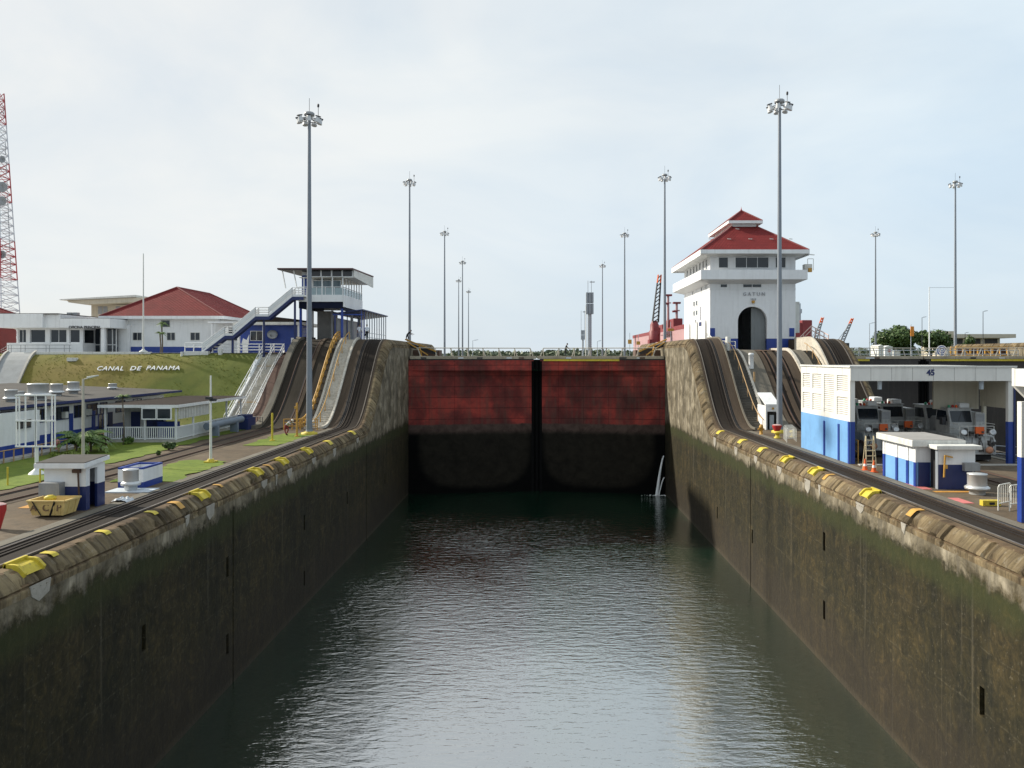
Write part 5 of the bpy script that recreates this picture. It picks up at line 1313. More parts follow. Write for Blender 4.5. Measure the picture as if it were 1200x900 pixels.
barrier('white crowd barrier furthest right in the group by the blue post', 22.3, 36.1, 1.2, R(28))
for i, (x, y) in enumerate(((20.9,65.3),(21.1,66.2),(21.3,67.1),(21.5,68.0))): barrier(['front','second','third','rearmost'][i]+' white barrier of the row leaning behind the shed by the right mast', x, y, 1.1, R(30))
m = MB(); m.box(20.9,21.75,37.3,37.6,ZL,ZL+.26); m.box(21.2,21.45,37.28,37.3,ZL+.06,ZL+.18,1); tag(m.build('kerb_block', [YELL, BLACK], None, .03), 'low yellow kerb block with a black patch in front of the barriers', 'block')
vent('squat aluminium drum vent standing on the right quay beside the small hut', 22.45, 40.6, ZL, .46, 1.05, 'vent')
# hut on the right
root = thing('control_hut', 'small white and blue hut with stepped flat roof on the right quay', 'hut', (21.5, 43, ZL))
m = MB(); ax0, ax1, ay0, ay1 = 20.45, 22.9, 43.0, 47.0
for za, zb, mi in ((ZL-.05,12.3,1),(12.3,13.15,0)):
    m.box(ax0+.004*mi,ax1,ay0,ay1,za,zb,2 if mi else 0); 
    m.box(21.2,23.15,42.05,42.17,za,zb,mi); m.box(21.2,21.32,42.17,42.25,za,zb,mi); m.box(23.03,23.15,42.17,43.0,za,zb,mi)
m.box(20.6,21.2,42.94,42.998,ZL,12.3,1)
m.build('wall', [WHITE, NAVY, SUNBLUE], root)  # one blue base: side painted as sunlit, front painted navy as shaded
for y in (46.85, 45.2, 43.9, 43.02):
    m = MB(); m.box(ax0-.05,ax0,y-.12,y+.12,ZL,12.3,1); m.box(ax0-.05,ax0,y-.12,y+.12,12.3,13.15,0); m.build('pilaster', [WHITE, BLUE], root)
m = MB(); m.box(ax0-.3,ax1+.15,ay0-.25,ay1+.3,13.15,13.5); m.build('roof', OFFW, root, .03)
m = MB(); m.box(ax0-.25,ax1+.1,ay0-.2,ay1+.25,13.5,13.53); m.build('roof_felt', pm('pale_grey_felt',(.30,.29,.275),.9,.2,.5,spots=.4), root)
m = MB(); m.box(21.0,23.4,41.8,42.74,13.1,13.32); m.build('porch_roof', OFFW, root, .03)
m = MB(); m.box(21.22,21.30,42.26,42.9,ZL,13.05); m.build('doorway', BLACK, root)
m = MB(); m.box(21.17,21.2,42.05,42.3,ZL,13.1); m.build('door_frame', GALV, root)
m = MB(); m.box(22.45,23.25,41.75,42.04,12.0,12.42); m.tube((22.95,41.9,12.0),(23.05,41.95,11.0),.03); m.build('meter_box', STEEL, root)
m = MB(); m.beam((21.45,41.9,12.8),(21.9,41.95,12.7),.06,.08); m.tube((21.5,41.95,12.75),(21.45,41.95,11.65),.05); m.box(21.45,21.62,41.9,42.03,12.1,12.3); m.build('bracket_lamp', OCHRE, root)
# ladder and cones
root = thing('stepladder', 'pale yellow stepladder standing between the shed and the right hut', 'stepladder', (20.6, 49.2, ZL))
m = MB(); LY = pm('ladder_yellow',(.55,.47,.30),.6,.15)
for s in (-.32,.32):
    m.tube((20.55+s,48.9,ZL),(20.6+s*.75,49.25,ZL+2.1),.03); m.tube((20.65+s,49.7,ZL),(20.6+s*.75,49.3,ZL+2.1),.03)
m.build('frame', LY, root)
for i in range(6): m = MB(); t = (i+.7)/6.6; m.box(20.57-.32+.08*t,20.57+.32-.08*t,48.9+.34*t,49.0+.34*t,ZL+2.1*t,ZL+2.1*t+.04); m.build('rung', LY, root)
def tcone(label, x, y):
    root = thing('traffic_cone', label, 'traffic cone', (x,y,ZL), 'traffic cones beside the stepladder')
    m = MB(); m.box(x-.2,x+.2,y-.2,y+.2,ZL,ZL+.04); m.build('base', ORANGE, root)
    m = MB(); m.lathe([(.15,.04),(.11,.28)],(x,y,ZL),12,0); m.lathe([(.11,.28),(.085,.42)],(x,y,ZL),12,1); m.lathe([(.085,.42),(.035,.72)],(x,y,ZL),12,0); m.build('body', [ORANGE, WHITE], root)
tcone('orange traffic cone at the left of the stepladder foot', 20.2, 49.0); tcone('orange traffic cone in front of the stepladder', 20.45, 48.3); tcone('orange traffic cone half hidden behind the hut corner', 21.5, 48.9)

# ------------------------------------------------------------------ locomotive shed
root = thing('locomotive_shed', 'white open-fronted locomotive shed with louvred side, blue base and number 45', 'shed', (25.8, 52, ZL))
gx0, gx1, gy0, gy1 = 20.45, 31.1, 52.0, 61.6; zt = 17.35
LW = pm('shed_white', (.70,.69,.65), .6, .08, .5, streak=.18, spots=.05)
m = MB(); zb = 13.75
# side wall with louvre openings: piers and rails
m.box(gx0, gx0+.25, gy0, gy1, ZL-.05, zb, 1); m.box(gx0, gx0+.25, gy0, gy1, 16.75, zt, 0); m.box(gx0, gx0+.25, gy0, gy1, zb, 14.05, 0)
cols_ = [(52.0,52.35),(54.3,54.75),(56.75,57.2),(59.1,59.55),(61.25,61.6)]
for a, b_ in cols_: m.box(gx0, gx0+.25, a, b_, 14.05, 16.75, 0)
for a, b_ in ((52.35,54.3),(57.2,59.1),(59.55,61.25)): m.box(gx0, gx0+.25, a, b_, 15.3, 15.65, 0)
m.box(gx0+.06, gx0+.25, 54.75, 56.75, 14.4, 14.55, 0)
m.build('side_wall', [LW, SUNBLUE], root)  # base in the lighter blue, with the sun painted into it
for a, b_, z0, z1 in ((52.35,54.3,14.05,15.3),(52.35,54.3,15.65,16.75),(54.75,56.75,14.05,16.75),(57.2,59.1,14.05,15.3),(57.2,59.1,15.65,16.75),(59.55,61.25,14.05,15.3),(59.55,61.25,15.65,16.75)):
    m = MB(); z = z0+.02
    while z < z1-.08: m.add([(gx0+.02,a,z),(gx0+.02,b_,z),(gx0+.16,b_,z+.13),(gx0+.16,a,z+.13),(gx0+.04,a,z-.02),(gx0+.04,b_,z-.02),(gx0+.18,b_,z+.11),(gx0+.18,a,z+.11)],[(0,1,2,3),(4,7,6,5),(0,4,5,1),(2,6,7,3)]); z += .135
    m.build('louvre', LW, root)
for y in (52.13, 53.9, 56.6):
    m = MB(); m.box(gx0-.05, gx0-.002, y-.13, y+.13, ZL, zb-.3 if y > 53 else zb); m.build('blue_pilaster', BLUE, root)
m = MB(); m.box(gx0+.03, gx0+.32, gy0-.02, gy0+.25, ZL, zb, 1); m.box(gx0+.03, gx0+.32, gy0-.02, gy0+.25, zb, 16.5, 0); m.box(gx1-.32, gx1, gy0-.02, gy0+.28, ZL, zb, 1); m.box(gx1-.32, gx1, gy0-.02, gy0+.28, zb, 16.5, 0); m.build('front_post', [LW, BLUE], root)
m = MB(); m.box(gx0-.03, gx1+.15, gy0-.15, gy0-.03, 16.42, zt+.03); m.build('front_fascia', LW, root)
m = MB()
for x in frange(gx0+1.3, gx1-1.2, 1.33): m.box(x-.012, x+.012, gy0-.156, gy0-.151, 16.45, zt)
for y in (53.3, 55.7, 58.1, 60.4): m.box(gx0-.006, gx0-.001, y-.012, y+.012, 16.76, zt)
m.build('panel_joint', pm('joint_grey',(.30,.29,.27),.8,.1), root)
m = MB(); m.box(gx0-.10, gx0-.03, gy0-.15, gy1, zt-.06, zt+.05); m.box(gx0-.10, gx1+.15, gy0-.22, gy0-.155, zt-.05, zt+.06); m.build('gutter', OFFW, root)
text('lettering', '45', .52, (PX(1091,51.8), gy0-.165, 16.95), (R(90),0,0), NAVY, root, .012, .02)
m = MB(); m.box(gx0+.03, gx1+.1, gy0, gy1+.2, 17.0, 17.22); m.box(gx0+.02, gx1+.1, gy0-.02, gy1+.2, 17.23, 17.36); m.build('roof', pm('shed_roof',(.46,.46,.44),.7,.15,.4), root)
for y in (54, 56.5, 59, 61.2):
    m = MB(); m.box(gx0+.3, gx1-.2, y-.08, y+.08, 16.55, 17.0); m.build('roof_beam', pm('beam_beige',(.30,.28,.22),.7,.15), root)
CRM = pm('cream_panel',(.52,.48,.38),.75,.12,.5,streak=.25)
m = MB(); m.box(27.7, gx1-.25, 55.6, 55.75, 14.35, 16.5); m.build('hanging_partition', CRM, root)
m = MB(); m.box(gx0+.3, gx0+2.0, gy1-.25, gy1-.05, ZL, 12.6); m.build('low_wall', DARKIN, root)
m = MB(); m.box(gx1-.22, gx1-.1, gy0+.4, 55.5, 14.6, 16.5); m.box(gx1-.25,gx1-.05,55,55.25,ZL,14.9); m.build('end_panel', CRM, root)
m = MB(); m.box(gx1-.2, gx1, gy1-.6, gy1-.41, ZL, 14.9); m.build('rear_post', LW, root)
for x in (22.6, 29.3): m = MB(); m.tube((x, 52.5, 15.85),(x,52.5,16.5),.14,.16,10); m.build('hanging_lamp', pm('pale_blue_lamp',(.45,.52,.58),.5,.1), root)
m = MB(); m.box(31.11, 31.2, 51.9, 52.1, ZL, zt); m.build('downpipe', NAVY, root)
tag(MB().box(20.8,31.3,51.2,51.6,ZL-.02,ZL+.06).build('kerb', CONC), 'pale concrete kerb across the front of the locomotive shed', 'kerb')
railing('grey pipe railing just inside the right post of the shed', [(30.3,53.5,ZL),(33.4,51.0,ZL)], 1.05, GALV, (1.0,.5), 1.6, .035)
# second, nearer shed: only its corner reaches into the frame
root = thing('locomotive_shed', 'white corner and blue post of the nearer shed cut by the right edge', 'shed', (25, 34, ZL))
m = MB(); m.box(20.45,20.72,33.6,33.9,ZL,13.75,1); m.box(20.45,20.72,33.6,33.9,13.75,16.1,0); m.build('front_post', [LW, BLUE], root)
m = MB(); m.extr([(20.4,34.2,16.75),(20.4,34.2,17.5),(31,34.2,17.5),(31,34.2,16.2),(20.95,34.2,16.2)],(0,-.2,0)); m.build('rear_fascia', LW, root)
m = MB(); m.extr([(20.42,33.99,16.75),(20.42,33.99,17.48),(20.42,24.0,17.48),(20.42,24.0,16.75)],(.2,0,0)); m.build('side_fascia', LW, root)
m = MB(); m.box(20.63,31,24,33.98,17.2,17.4); m.build('roof', LW, root)
m = MB(); m.box(30.7,31,33.6,33.9,ZL,16.2); m.box(20.45,20.72,26,26.3,ZL,17.2); m.box(30.7,31,26,26.3,ZL,17.2); m.build('rear_post', LW, root)

# ------------------------------------------------------------------ towing locomotives
SILV = pm('loco_silver', (.46,.47,.46), .5, .2, 1.6, metal=.1, streak=.45, spots=.45, dirt=(.10,.085,.07))
root = thing('towing_locomotive', 'x', 'locomotive', (0,0,0), 'towing locomotives parked in the shed')
m = MB(); m.extr([(-1.35,0,.55),(-1.35,0,1.55),(-1.35,.35,2.0),(-1.35,7.6,2.0),(-1.35,8,1.55),(-1.35,8,.55)], (2.7,0,0)); m.build('chassis', SILV, root, .05)
m = MB(); m.box(-1.15,1.15,.3,7.7,.12,.55); 
for y in (1.2,2.6,5.4,6.8):
    for x in (-1.0,1.0): m.tube((x-.1,y,.42),(x+.1,y,.42),.40,n=16)
m.build('bogie', BLACK, root)
for y in (1.5, 4.8):
    cab = MB(); cab.extr([(-1.2,y,2.0),(-1.2,y-.05,3.0),(-1.2,y+.25,4.0),(-1.2,y+1.75,4.0),(-1.2,y+1.95,3.0),(-1.2,y+1.9,2.0)], (1.75,0,0)); c = cab.build('cab', SILV, root, .04)
    g = MB(); g.extr([(-1.08,y-.03,2.95),(-1.08,y+.20,3.82),(.42,y+.20,3.82),(.42,y-.03,2.95)], (0,-.05,0)); g.extr([(-1.215,y+.25,3.0),(-1.215,y+.45,3.8),(-1.215,y+1.6,3.8),(-1.215,y+1.75,3.0)],(-.02,0,0)); g.extr([(.565,y+.25,3.0),(.565,y+.45,3.8),(.565,y+1.6,3.8),(.565,y+1.75,3.0)],(.02,0,0)); g.build('windscreen', GLASS, c)
    g = MB(); g.tube((-.6,y-.07,2.98),(-.25,y+.12,3.7),.015,n=4); g.tube((.1,y-.07,2.98),(.3,y+.12,3.7),.015,n=4); g.build('wiper', BLACK, c)
    g = MB(); g.box(-.2,.55,y+.4,y+1.4,4.02,4.42); g.build('air_conditioner', WHITE, c, .08)
    g = MB(); g.box(-1.28,.62,y+.12,y+1.85,4.0,4.06); g.build('cab_roof', SILV, c)
    for x, mt in ((-1.0,pm('green_lens',(.02,.30,.14),.3,.1)),(-.72,RED),(-.45,ORANGE)):
        g = MB(); g.lathe([(.09,0),(.10,.14),(.05,.22)],(x,y+.45,4.06),10); g.build('signal_lamp', mt, c)
m = MB(); m.box(.56,1.25,1.2,3.4,2.0,3.7); m.box(.6,1.2,1.19,1.2,3.0,3.6,1); m.build('equipment_cabinet', [SILV, STEEL], root, .04)
m = MB(); m.box(-.9,.9,3.5,4.7,2.0,3.0); m.tube((-1.0,4.1,2.7),(1.0,4.1,2.7),.55,n=18); m.build('winch', STEEL, root)
m = MB()
for y in (.12, 7.9):
    for x in frange(-1.25,1.25,.62): m.tube((x,y,1.55),(x,y,2.75),.025,n=5)
    for z in (2.15,2.75): m.tube((-1.25,y,z),(1.25,y,z),.025,n=5)
for x in (-1.3,1.3):
    for z in (2.5,2.9): m.tube((x,.12,z),(x,1.4,z),.025,n=5)
m.build('handrail', OFFW, root)
m = MB(); m.box(-.15,.45,-.03,.12,2.15,2.70); m.box(-.18,.48,-.05,.14,2.4,2.45); m.build('orange_box', ORANGE, root)
for x in (-.75,.65):
    m = MB(); m.lathe([(.06,0),(.06,.3),(.22,.32),(.24,.40),(.1,.46)],n=12); m.T=None
    mm = MB(); mm.T = Matrix.Translation((x,0.02,.95)) @ Matrix.Rotation(R(90),4,'X'); mm.lathe([(.10,0),(.10,.28),(.26,.30),(.28,.38),(.1,.44)],n=14); mm.build('buffer', pm('salmon_buffer',(.50,.24,.14),.6,.2), root)
for x in (-1.05,1.05):
    mm = MB(); mm.T = Matrix.Translation((x,.1,2.25)) @ Matrix.Rotation(R(75),4,'X'); mm.lathe([(.08,-.1),(.2,.0),(.24,.2),(.2,.24),(.05,.2)],n=12); mm.build('headlight', ALU, root)
m = MB(); rl = random.Random(5)
for _ in range(26):
    y = rl.choice([.05,.05,.4,3.2,4.6]); x = rl.uniform(-1.3,1.3); z = rl.uniform(.8,2.3); w = rl.uniform(.05,.22)
    m.box(x-w, x+w, y-.12, y+.1, z, z+rl.uniform(.08,.35))
for _ in range(10):
    x = rl.uniform(-1.2,1.2); pts = [(x,-.05,1.9),(x+rl.uniform(-.2,.2),-.18,1.4),(x+rl.uniform(-.3,.3),-.12,.8)]; m.path(pts,.03,5)
m.build('fittings', pm('greasy_fittings',(.07,.065,.06),.55,.4,3,metal=.2), root); tag(root.children[-1], kind='stuff')
m = MB(); m.box(.6,1.15,-.03,.0,1.0,1.3); m.box(-1.34,-.9,-.03,.0,.62,.78); m.build('plate', OFFW, root)
for x in (-1.45,):
    mm = MB(); mm.box(-1.62,-1.36,1.7,2.1,2.7,3.3); mm.tube((-1.4,1.8,3.4),(-1.2,1.8,3.4),.03); mm.build('mirror', DKST, root)
locs = [((23.95,55.3,ZL),'silver towing locomotive at the left of the shed with green and red roof lamps'),((26.85,57.8,ZL),'silver towing locomotive in the middle of the shed, set back in shadow'),((29.35,53.0,ZL),'silver towing locomotive at the right of the shed, nearest its open front')]
for i, (l, lab) in enumerate(locs):
    o = root if i == 0 else dup(root); o.location = l; o['label'] = lab; o.scale = (.92,1,.86)
# cable reels and clutter in the shed
for x, y, r, lab in ((21.5,53.6,.7,'dark cable drum on the floor inside the left of the shed'),(22.0,55.2,.55,'small dark cable drum deeper inside the left of the shed')):
    t = thing('cable_drum', lab, 'cable drum', (x,y,ZL)); m = MB(); m.tube((x-.4,y,ZL+r),(x-.33,y,ZL+r),r,n=18); m.tube((x+.33,y,ZL+r),(x+.4,y,ZL+r),r,n=18); m.build('flange', RUST, t); m = MB(); m.tube((x-.33,y,ZL+r),(x+.33,y,ZL+r),r*.7,n=16); m.build('cable', BLACK, t)
railing('ochre pipe guard inside the left wall of the shed', [(21.1,52.3,ZL),(21.1,55.5,ZL)], 1.5, OCHRE, (1.0,.5), 1.5, .04)

# ------------------------------------------------------------------ far structures
def lattice(m, x, y, z0, z1, w0, w1, n, r, red=False):
    for i in range(n):
        a, b_ = i/n, (i+1)/n; wa, wb = w0+(w1-w0)*a, w0+(w1-w0)*b_; za, zb = z0+(z1-z0)*a, z0+(z1-z0)*b_
        mi = (i*7//n) % 2 if red else 0
        ca = [(x+sx*wa, y+sy*wa, za) for sx, sy in ((-1,-1),(1,-1),(1,1),(-1,1))]; cb = [(x+sx*wb, y+sy*wb, zb) for sx, sy in ((-1,-1),(1,-1),(1,1),(-1,1))]
        for k in range(4):
            m.tube(ca[k], cb[k], r*1.6, n=4, m=mi, cap=False); m.tube(ca[k], cb[(k+1)%4], r*.8, n=4, m=mi, cap=False); m.tube(cb[k], ca[(k+1)%4], r*.8, n=4, m=mi, cap=False); m.tube(ca[k], ca[(k+1)%4], r*.8, n=4, m=mi, cap=False)
root = thing('radio_tower', 'tall red and white lattice radio tower at the left edge behind the office', 'radio tower', (PX(-4,135), 135, 18))
x = PX(-4,135); m = MB(); lattice(m, x, 135, 18, PZ(108,135), 2.7, .75, 34, .07, True); m.build('lattice', [pm('tower_red',(.40,.05,.06),.6,.15), pm('tower_white',(.55,.56,.6),.6,.1)], root)
for py, s in ((222,.9),(238,.8),(190,.6),(300,.7)): 
    z = PZ(py,135); mm = MB(); mm.T = Matrix.Translation((x+2.2,133.5,z)) @ Matrix.Rotation(R(90),4,'X'); mm.lathe([(.1,0),(s*.7,.15),(s,.4),(s*.95,.42),(.1,.1)],n=14); mm.build('dish', STEEL, root)
for py in (134,177,200,220,236,250,262,275,290,310,325):
    m = MB(); z = PZ(py,135); w = .75+1.95*(PZ(108,135)-z)/(PZ(108,135)-18); m.tube((x+w,134,z),(x+w+1.0,134,z),.05,n=5); m.tube((x+w+1.0,134,z-.9),(x+w+1.0,134,z+1.2),.05,n=5); m.build('antenna', STEEL, root)
# grey beacon towers beyond the gate
def beacon(label, px, Y, ptop, pbox0, pbox1, wbox, wpole, pant):
    x = PX(px,Y); root = thing('beacon_tower', label, 'beacon tower', (x,Y,17.3)); s = Y/FPX
    m = MB(); m.tube((x,Y,17.3),(x,Y,PZ(pbox1,Y)),wpole*s/2,n=10)
    n = int((PZ(pbox1,Y)-17.3)/.9)
    m.build('column', pm('beacon_grey',(.33,.36,.39),.6,.12), root)
    m = MB()
    for i in range(n): z = 17.6+i*.9; m.lathe([(wpole*s/2+.12,0),(wpole*s/2+.12,.15)],(x,Y,z),10)
    m.build('ring', pm('beacon_grey',(.33,.36,.39)), root)
    m = MB(); z0, z1 = PZ(pbox1,Y), PZ(pbox0,Y)
    for i in range(3):
        for j in (-1,1): m.box(x+(-wbox/2+i*wbox/3+.2)*s, x+(-wbox/2+(i+1)*wbox/3-.2)*s, Y-wbox*s/2, Y+wbox*s/2, z0+(0 if j<0 else (z1-z0)*.52), z0+((z1-z0)*.48 if j<0 else (z1-z0)))
    m.build('screen', pm('beacon_screen',(.24,.27,.30),.6,.1), root)
    m = MB(); m.tube((x-2*s,Y,z1),(x-2*s,Y,PZ(pant,Y)),.1,n=5); m.build('antenna', STEEL, root)
    m = MB(); m.tube((x+2*s,Y,z1),(x+2*s,Y,PZ(pant,Y)),.1,n=5); m.box(x,x+6*s,Y-.2,Y+.2,PZ(pant+2,Y),PZ(pant+1,Y)); m.build('antenna', STEEL, root)
beacon('large grey beacon tower with slatted box head rising beyond the right gate leaf', 691, 330, 328, 343, 368, 9, 4.5, 329)
beacon('small grey beacon tower left of the larger one beyond the gate', 683, 430, 365, 387, 398, 5, 2, 364)
root = thing('wind_turbine_pole', 'thin whitish pole standing just left of the big beacon tower', 'pole', (PX(685.5,330),330,17.3))
m = MB(); x = PX(686.5,330); m.tube((x,330,17.3),(x,330,PZ(358,330)),.22,.15,6); m.build('pole', OFFW, root); root.name = 'slim_pole'
# red ship in the upper chamber of the second lane
root = thing('red_ship', 'red cargo ship with deck crane and masts in the upper lock behind the control house', 'ship', (52, 200, 16.2))
SH = pm('ship_red',(.20,.022,.026),.55,.2,.12,streak=.2,dirt=(.16,.06,.05)); SHP = pm('ship_pink',(.40,.24,.245),.6,.12,.15,streak=.25,dirt=(.4,.12,.12))
m = MB(); m.extr([(40,204,15),(44,199,15),(60,199,15),(66,204,15),(66,330,15),(52,345,15),(40,330,15)],(0,0,11.6)); m.build('hull', SHP, root, .3)
m = MB(); m.extr([(39.95,203,25.6),(44,198.9,25.6),(60,198.9,25.6),(66.05,203,25.6),(66.05,332,25.6),(52,347,25.6),(39.95,332,25.6)],(0,0,1.2)); m.build('bulwark', SH, root)
for (px0,px1,Y,p0,p1) in ((940,952,201,375,402),(932,940,201,378,402),(789,800,239,373,392),(776,790,255,380,394),(782,798,236,388,392)):
    m = MB(); m.box(PX(px0,Y),PX(px1,Y),Y,Y+14,PZ(p1,Y),PZ(p0,Y)); m.build('deckhouse', SH if px0 != 782 else SHP, root, .2)
for px, Y, p in ((783,246,343),(793,240,352)):
    x = PX(px,Y); m = MB(); m.tube((x,Y,25),(x,Y,PZ(p+4,Y)),.45,.35,8,0); m.box(x-1.1,x+1.1,Y-.8,Y+.8,PZ(p+4,Y),PZ(p+2,Y),1); m.tube((x-.9,Y,PZ(p+12,Y)),(x+.9,Y,PZ(p+12,Y)),.2,n=5); m.box(x-1.3,x+.2,Y-.5,Y+.5,PZ(p+14,Y),PZ(p+12,Y),1); m.build('mast', [SHP, SH], root)
x0, Yc = PX(767,238), 238
m = MB(); m.lathe([(1.7,0),(1.7,3.2),(1.3,3.6),(1.3,5.2),(.7,6.4)],(PX(767,Yc),Yc,PZ(401,Yc)),12); m.box(PX(765,Yc),PX(773,Yc),Yc-1.5,Yc+1.5,PZ(392,Yc),PZ(384,Yc)); m.box(PX(760,Yc),PX(767,Yc),Yc-2,Yc+2,17,PZ(398,Yc)); m.build('crane_base', SH, root)
m = MB(); p, q = Vector((PX(768,Yc),Yc,PZ(378,Yc))), Vector((PX(773,Yc),Yc,PZ(322,Yc)))
for i in range(12):
    a, b_ = p.lerp(q,i/12), p.lerp(q,(i+1)/12); w = .85-.45*i/12
    for s in (-1,1):
        for d in (-1,1): m.tube(a+Vector((s*w,d*w,0)), b_+Vector((s*w*.97,d*w*.97,0)), .16, n=4, m=0 if i<10 else 1, cap=False)
        m.tube(a+Vector((-w,s*w,0)), b_+Vector((w*.97,s*w*.97,0)), .12, n=4, m=0, cap=False)
m.build('crane_jib', [DKST, ORANGE], root)
m = MB(); m.box(PX(762,Yc),PX(775,Yc),Yc-6,Yc-3,17,PZ(402,Yc)); m.build('winch_house', DKST, root)
# grey superstructure on the far side of the control house
m = MB(); Y = 203; m.box(PX(933,Y),PX(938,Y),Y+20,Y+24,25,PZ(352,Y)); m.tube((PX(944,Y),Y+5,25),(PX(944,Y),Y+5,PZ(354,Y)),.5,.4,8); m.box(PX(941,Y),PX(946,Y),Y+4,Y+6,PZ(366,Y),PZ(361,Y)); m.build('funnel', GALV, root)
# far cranes
def crane(label, px0, py0, px1, py1, Y):
    root = thing('crane', label, 'crane', (PX(px0,Y),Y,17.2)); p, q = Vector((PX(px0,Y),Y,PZ(py0,Y))), Vector((PX(px1,Y),Y,PZ(py1,Y)))
    m = MB()
    for i in range(9):
        a, b_ = p.lerp(q,i/9), p.lerp(q,(i+1)/9); w = 1.1-.6*i/9
        for s in (-1,1): m.tube(a+Vector((s*w,0,0)), b_+Vector((s*w*.95,0,0)), .28, n=4, m=1 if i>6 else 0, cap=False)
        m.tube(a+Vector((-w,0,0)), b_+Vector((w,0,0)), .2, n=4, m=1 if i>6 else 0, cap=False); m.tube(a+Vector((w,0,0)), b_+Vector((-w,0,0)), .2, n=4, m=1 if i>6 else 0, cap=False)
    m.build('jib', [pm('crane_grey',(.22,.23,.25),.6,.1), ORANGE], root)
    m = MB(); m.box(p.x-3,p.x+3,Y-3,Y+3,17.2,p.z); m.tube(p+Vector((-3,0,0)), p.lerp(q,.75), .12, n=4); m.build('carrier', DKST, root)
crane('distant crane with short red jib right behind the ship', 954, 402, 964, 372, 420)
crane('distant grey crane with orange jib tip between the ship and the tree', 986, 402, 999, 373, 420)

# ------------------------------------------------------------------ right background
def leaf_crown(m, c, rad, n, size, seed, flat=.8, mi=0):
    rnd = random.Random(seed)
    blobs = [(Vector((rnd.gauss(0,.45)*rad[0], rnd.gauss(0,.45)*rad[1], rnd.uniform(-.45,.6)*rad[2])), rnd.uniform(.28,.55)) for _ in range(14)]
    for _ in range(n):
        b, r = rnd.choice(blobs); d = Vector((rnd.gauss(0,1), rnd.gauss(0,1), rnd.gauss(0,1))).normalized()
        p = Vector(c)+b+Vector((d.x*rad[0], d.y*rad[1], d.z*rad[2]*flat))*r*rnd.uniform(.6,1.05)
        nrm = (d+Vector((rnd.gauss(0,.5),rnd.gauss(0,.5),rnd.gauss(.3,.5)))).normalized(); u = nrm.orthogonal().normalized(); u = Matrix.Rotation(rnd.uniform(0,6.28),3,nrm) @ u; v = nrm.cross(u); s = size*rnd.uniform(.6,1.4)
        m.add([p-u*s-v*s*.3, p+v*s*.6-u*.2*s, p+u*s, p-v*s*.6+u*.1*s], [(0,1,2,3)], mi)
def tree(label, px, Y, ptop, pbot, wpx, seed, n=2600, mat=LEAF, cat='tree', zb=17.2):
    x = PX(px,Y); zt = PZ(ptop,Y); s = Y/FPX; root = thing('broadleaf_tree', label, cat, (x,Y,zb))
    h = zt-zb; m = MB(); zc = zb+h*.50
    m.tube((x,Y,zb-.3),(x+.1,Y,zb+h*.4),h*.045,h*.03,8)
    rnd = random.Random(seed)
    for i in range(6):
        a = i*1.05+rnd.random(); e = Vector((x+math.cos(a)*wpx*s*.3, Y+math.sin(a)*wpx*s*.3, zb+h*rnd.uniform(.55,.8))); m.tube((x+.1,Y,zb+h*.36), e, h*.02, h*.008, 6)
    m.build('trunk', BARK, root)
    m = MB(); leaf_crown(m, (x,Y,zc), (wpx*s*.55, wpx*s*.45, h*.56), n, h*.05, seed); m.build('crown', mat, root, fix=False)
tree('large spreading green tree left of the orange banner, right background', 1057, 300, 381, 408, 50, 3, 5200)
tree('rounder green tree right of the street lamp, beside the beige building', 1091, 310, 386, 409, 36, 4, 3200)
tree('small dark tree in front of the beige building', 1136, 300, 393, 408, 12, 5, 900)
root = thing('beige_building', 'low beige building with flat roof in the right background behind the far mast', 'building', (PX(1140,340),340,17.2))
Y = 340; q = lambda a: PX(a,Y); h = lambda a: PZ(a,Y)
m = MB(); m.box(q(1106),q(1118),Y,Y+20,17,h(388)); m.box(q(1118),q(1175),Y+2,Y+20,17,h(396)); m.extr([(q(1101),Y-.5,17),(q(1106),Y-.5,h(396)),(q(1112),Y-.5,h(389)),(q(1112),Y-.5,17)],(0,.5,0)); m.build('wall', BEIGE, root)
m = MB(); m.box(q(1118),q(1189),Y-1,Y+20,h(396),h(391.5)); m.build('roof', pm('cream_roof',(.50,.46,.38),.8,.1), root)
for a, b_ in ((1122,1131),(1142,1152),(1157,1172)): m = MB(); m.box(q(a),q(b_),Y+1.9,Y+2,h(403),h(397)); m.build('window', DARKIN, root)
for px, pt, Y, arm, lab in ((1080.5,372,240,1.3,'street lamp rising in front of the round tree'),(1152,365,210,1.2,'street lamp in front of the beige building at the right'),(1131,390,300,1.3,'tiny street lamp by the small dark tree'),(1019,379,200,1.4,'street lamp with bent arm close left of the right background mast')):
    street_lamp(lab, px, pt, Y, 17.3, arm, DKST if px != 1019 else GALV, DKST if px != 1019 else GALV)
Y = 140; x = PX(1089,Y); root = thing('signal_gantry', 'slender white pole with thin wire arm left of the far right mast', 'pole', (x,Y,17.3))
m = MB(); m.tube((x,Y,17.3),(x,Y,PZ(336,Y)),.11,.07,6); m.build('pole', WHITE, root)
m = MB(); m.tube((x,Y,PZ(337,Y)),(PX(1118,Y),Y,PZ(337,Y)),.03,n=5); m.build('arm', GALV, root)
Y = 150; root = thing('banner', 'orange vertical banner on a short pole in front of the tree', 'banner', (PX(1067.5,Y),Y,17.3))
x = PX(1067.5,Y); m = MB(); m.tube((x,Y,17.3),(x,Y,PZ(380,Y)),.06,n=6); m.build('pole', GALV, root)
m = MB(); m.box(x-.1,x+.55,Y-.08,Y+.02,PZ(394,Y),PZ(382.5,Y)); m.build('cloth', pm('orange_cloth',(.60,.22,.03),.8,.15), root)
Y = 118; x = PX(1103.5,Y); z = PZ(411,Y); root = thing('target_board', 'round white board with blue rings on the far lock wall', 'target board', (x,Y,17.8))
m = MB()
for i, r in enumerate((.82,.68,.54,.40,.26,.12)):
    m.tube((x,Y-.02*i,z),(x,Y-.02*i-.03,z),r,n=28,m=i%2)
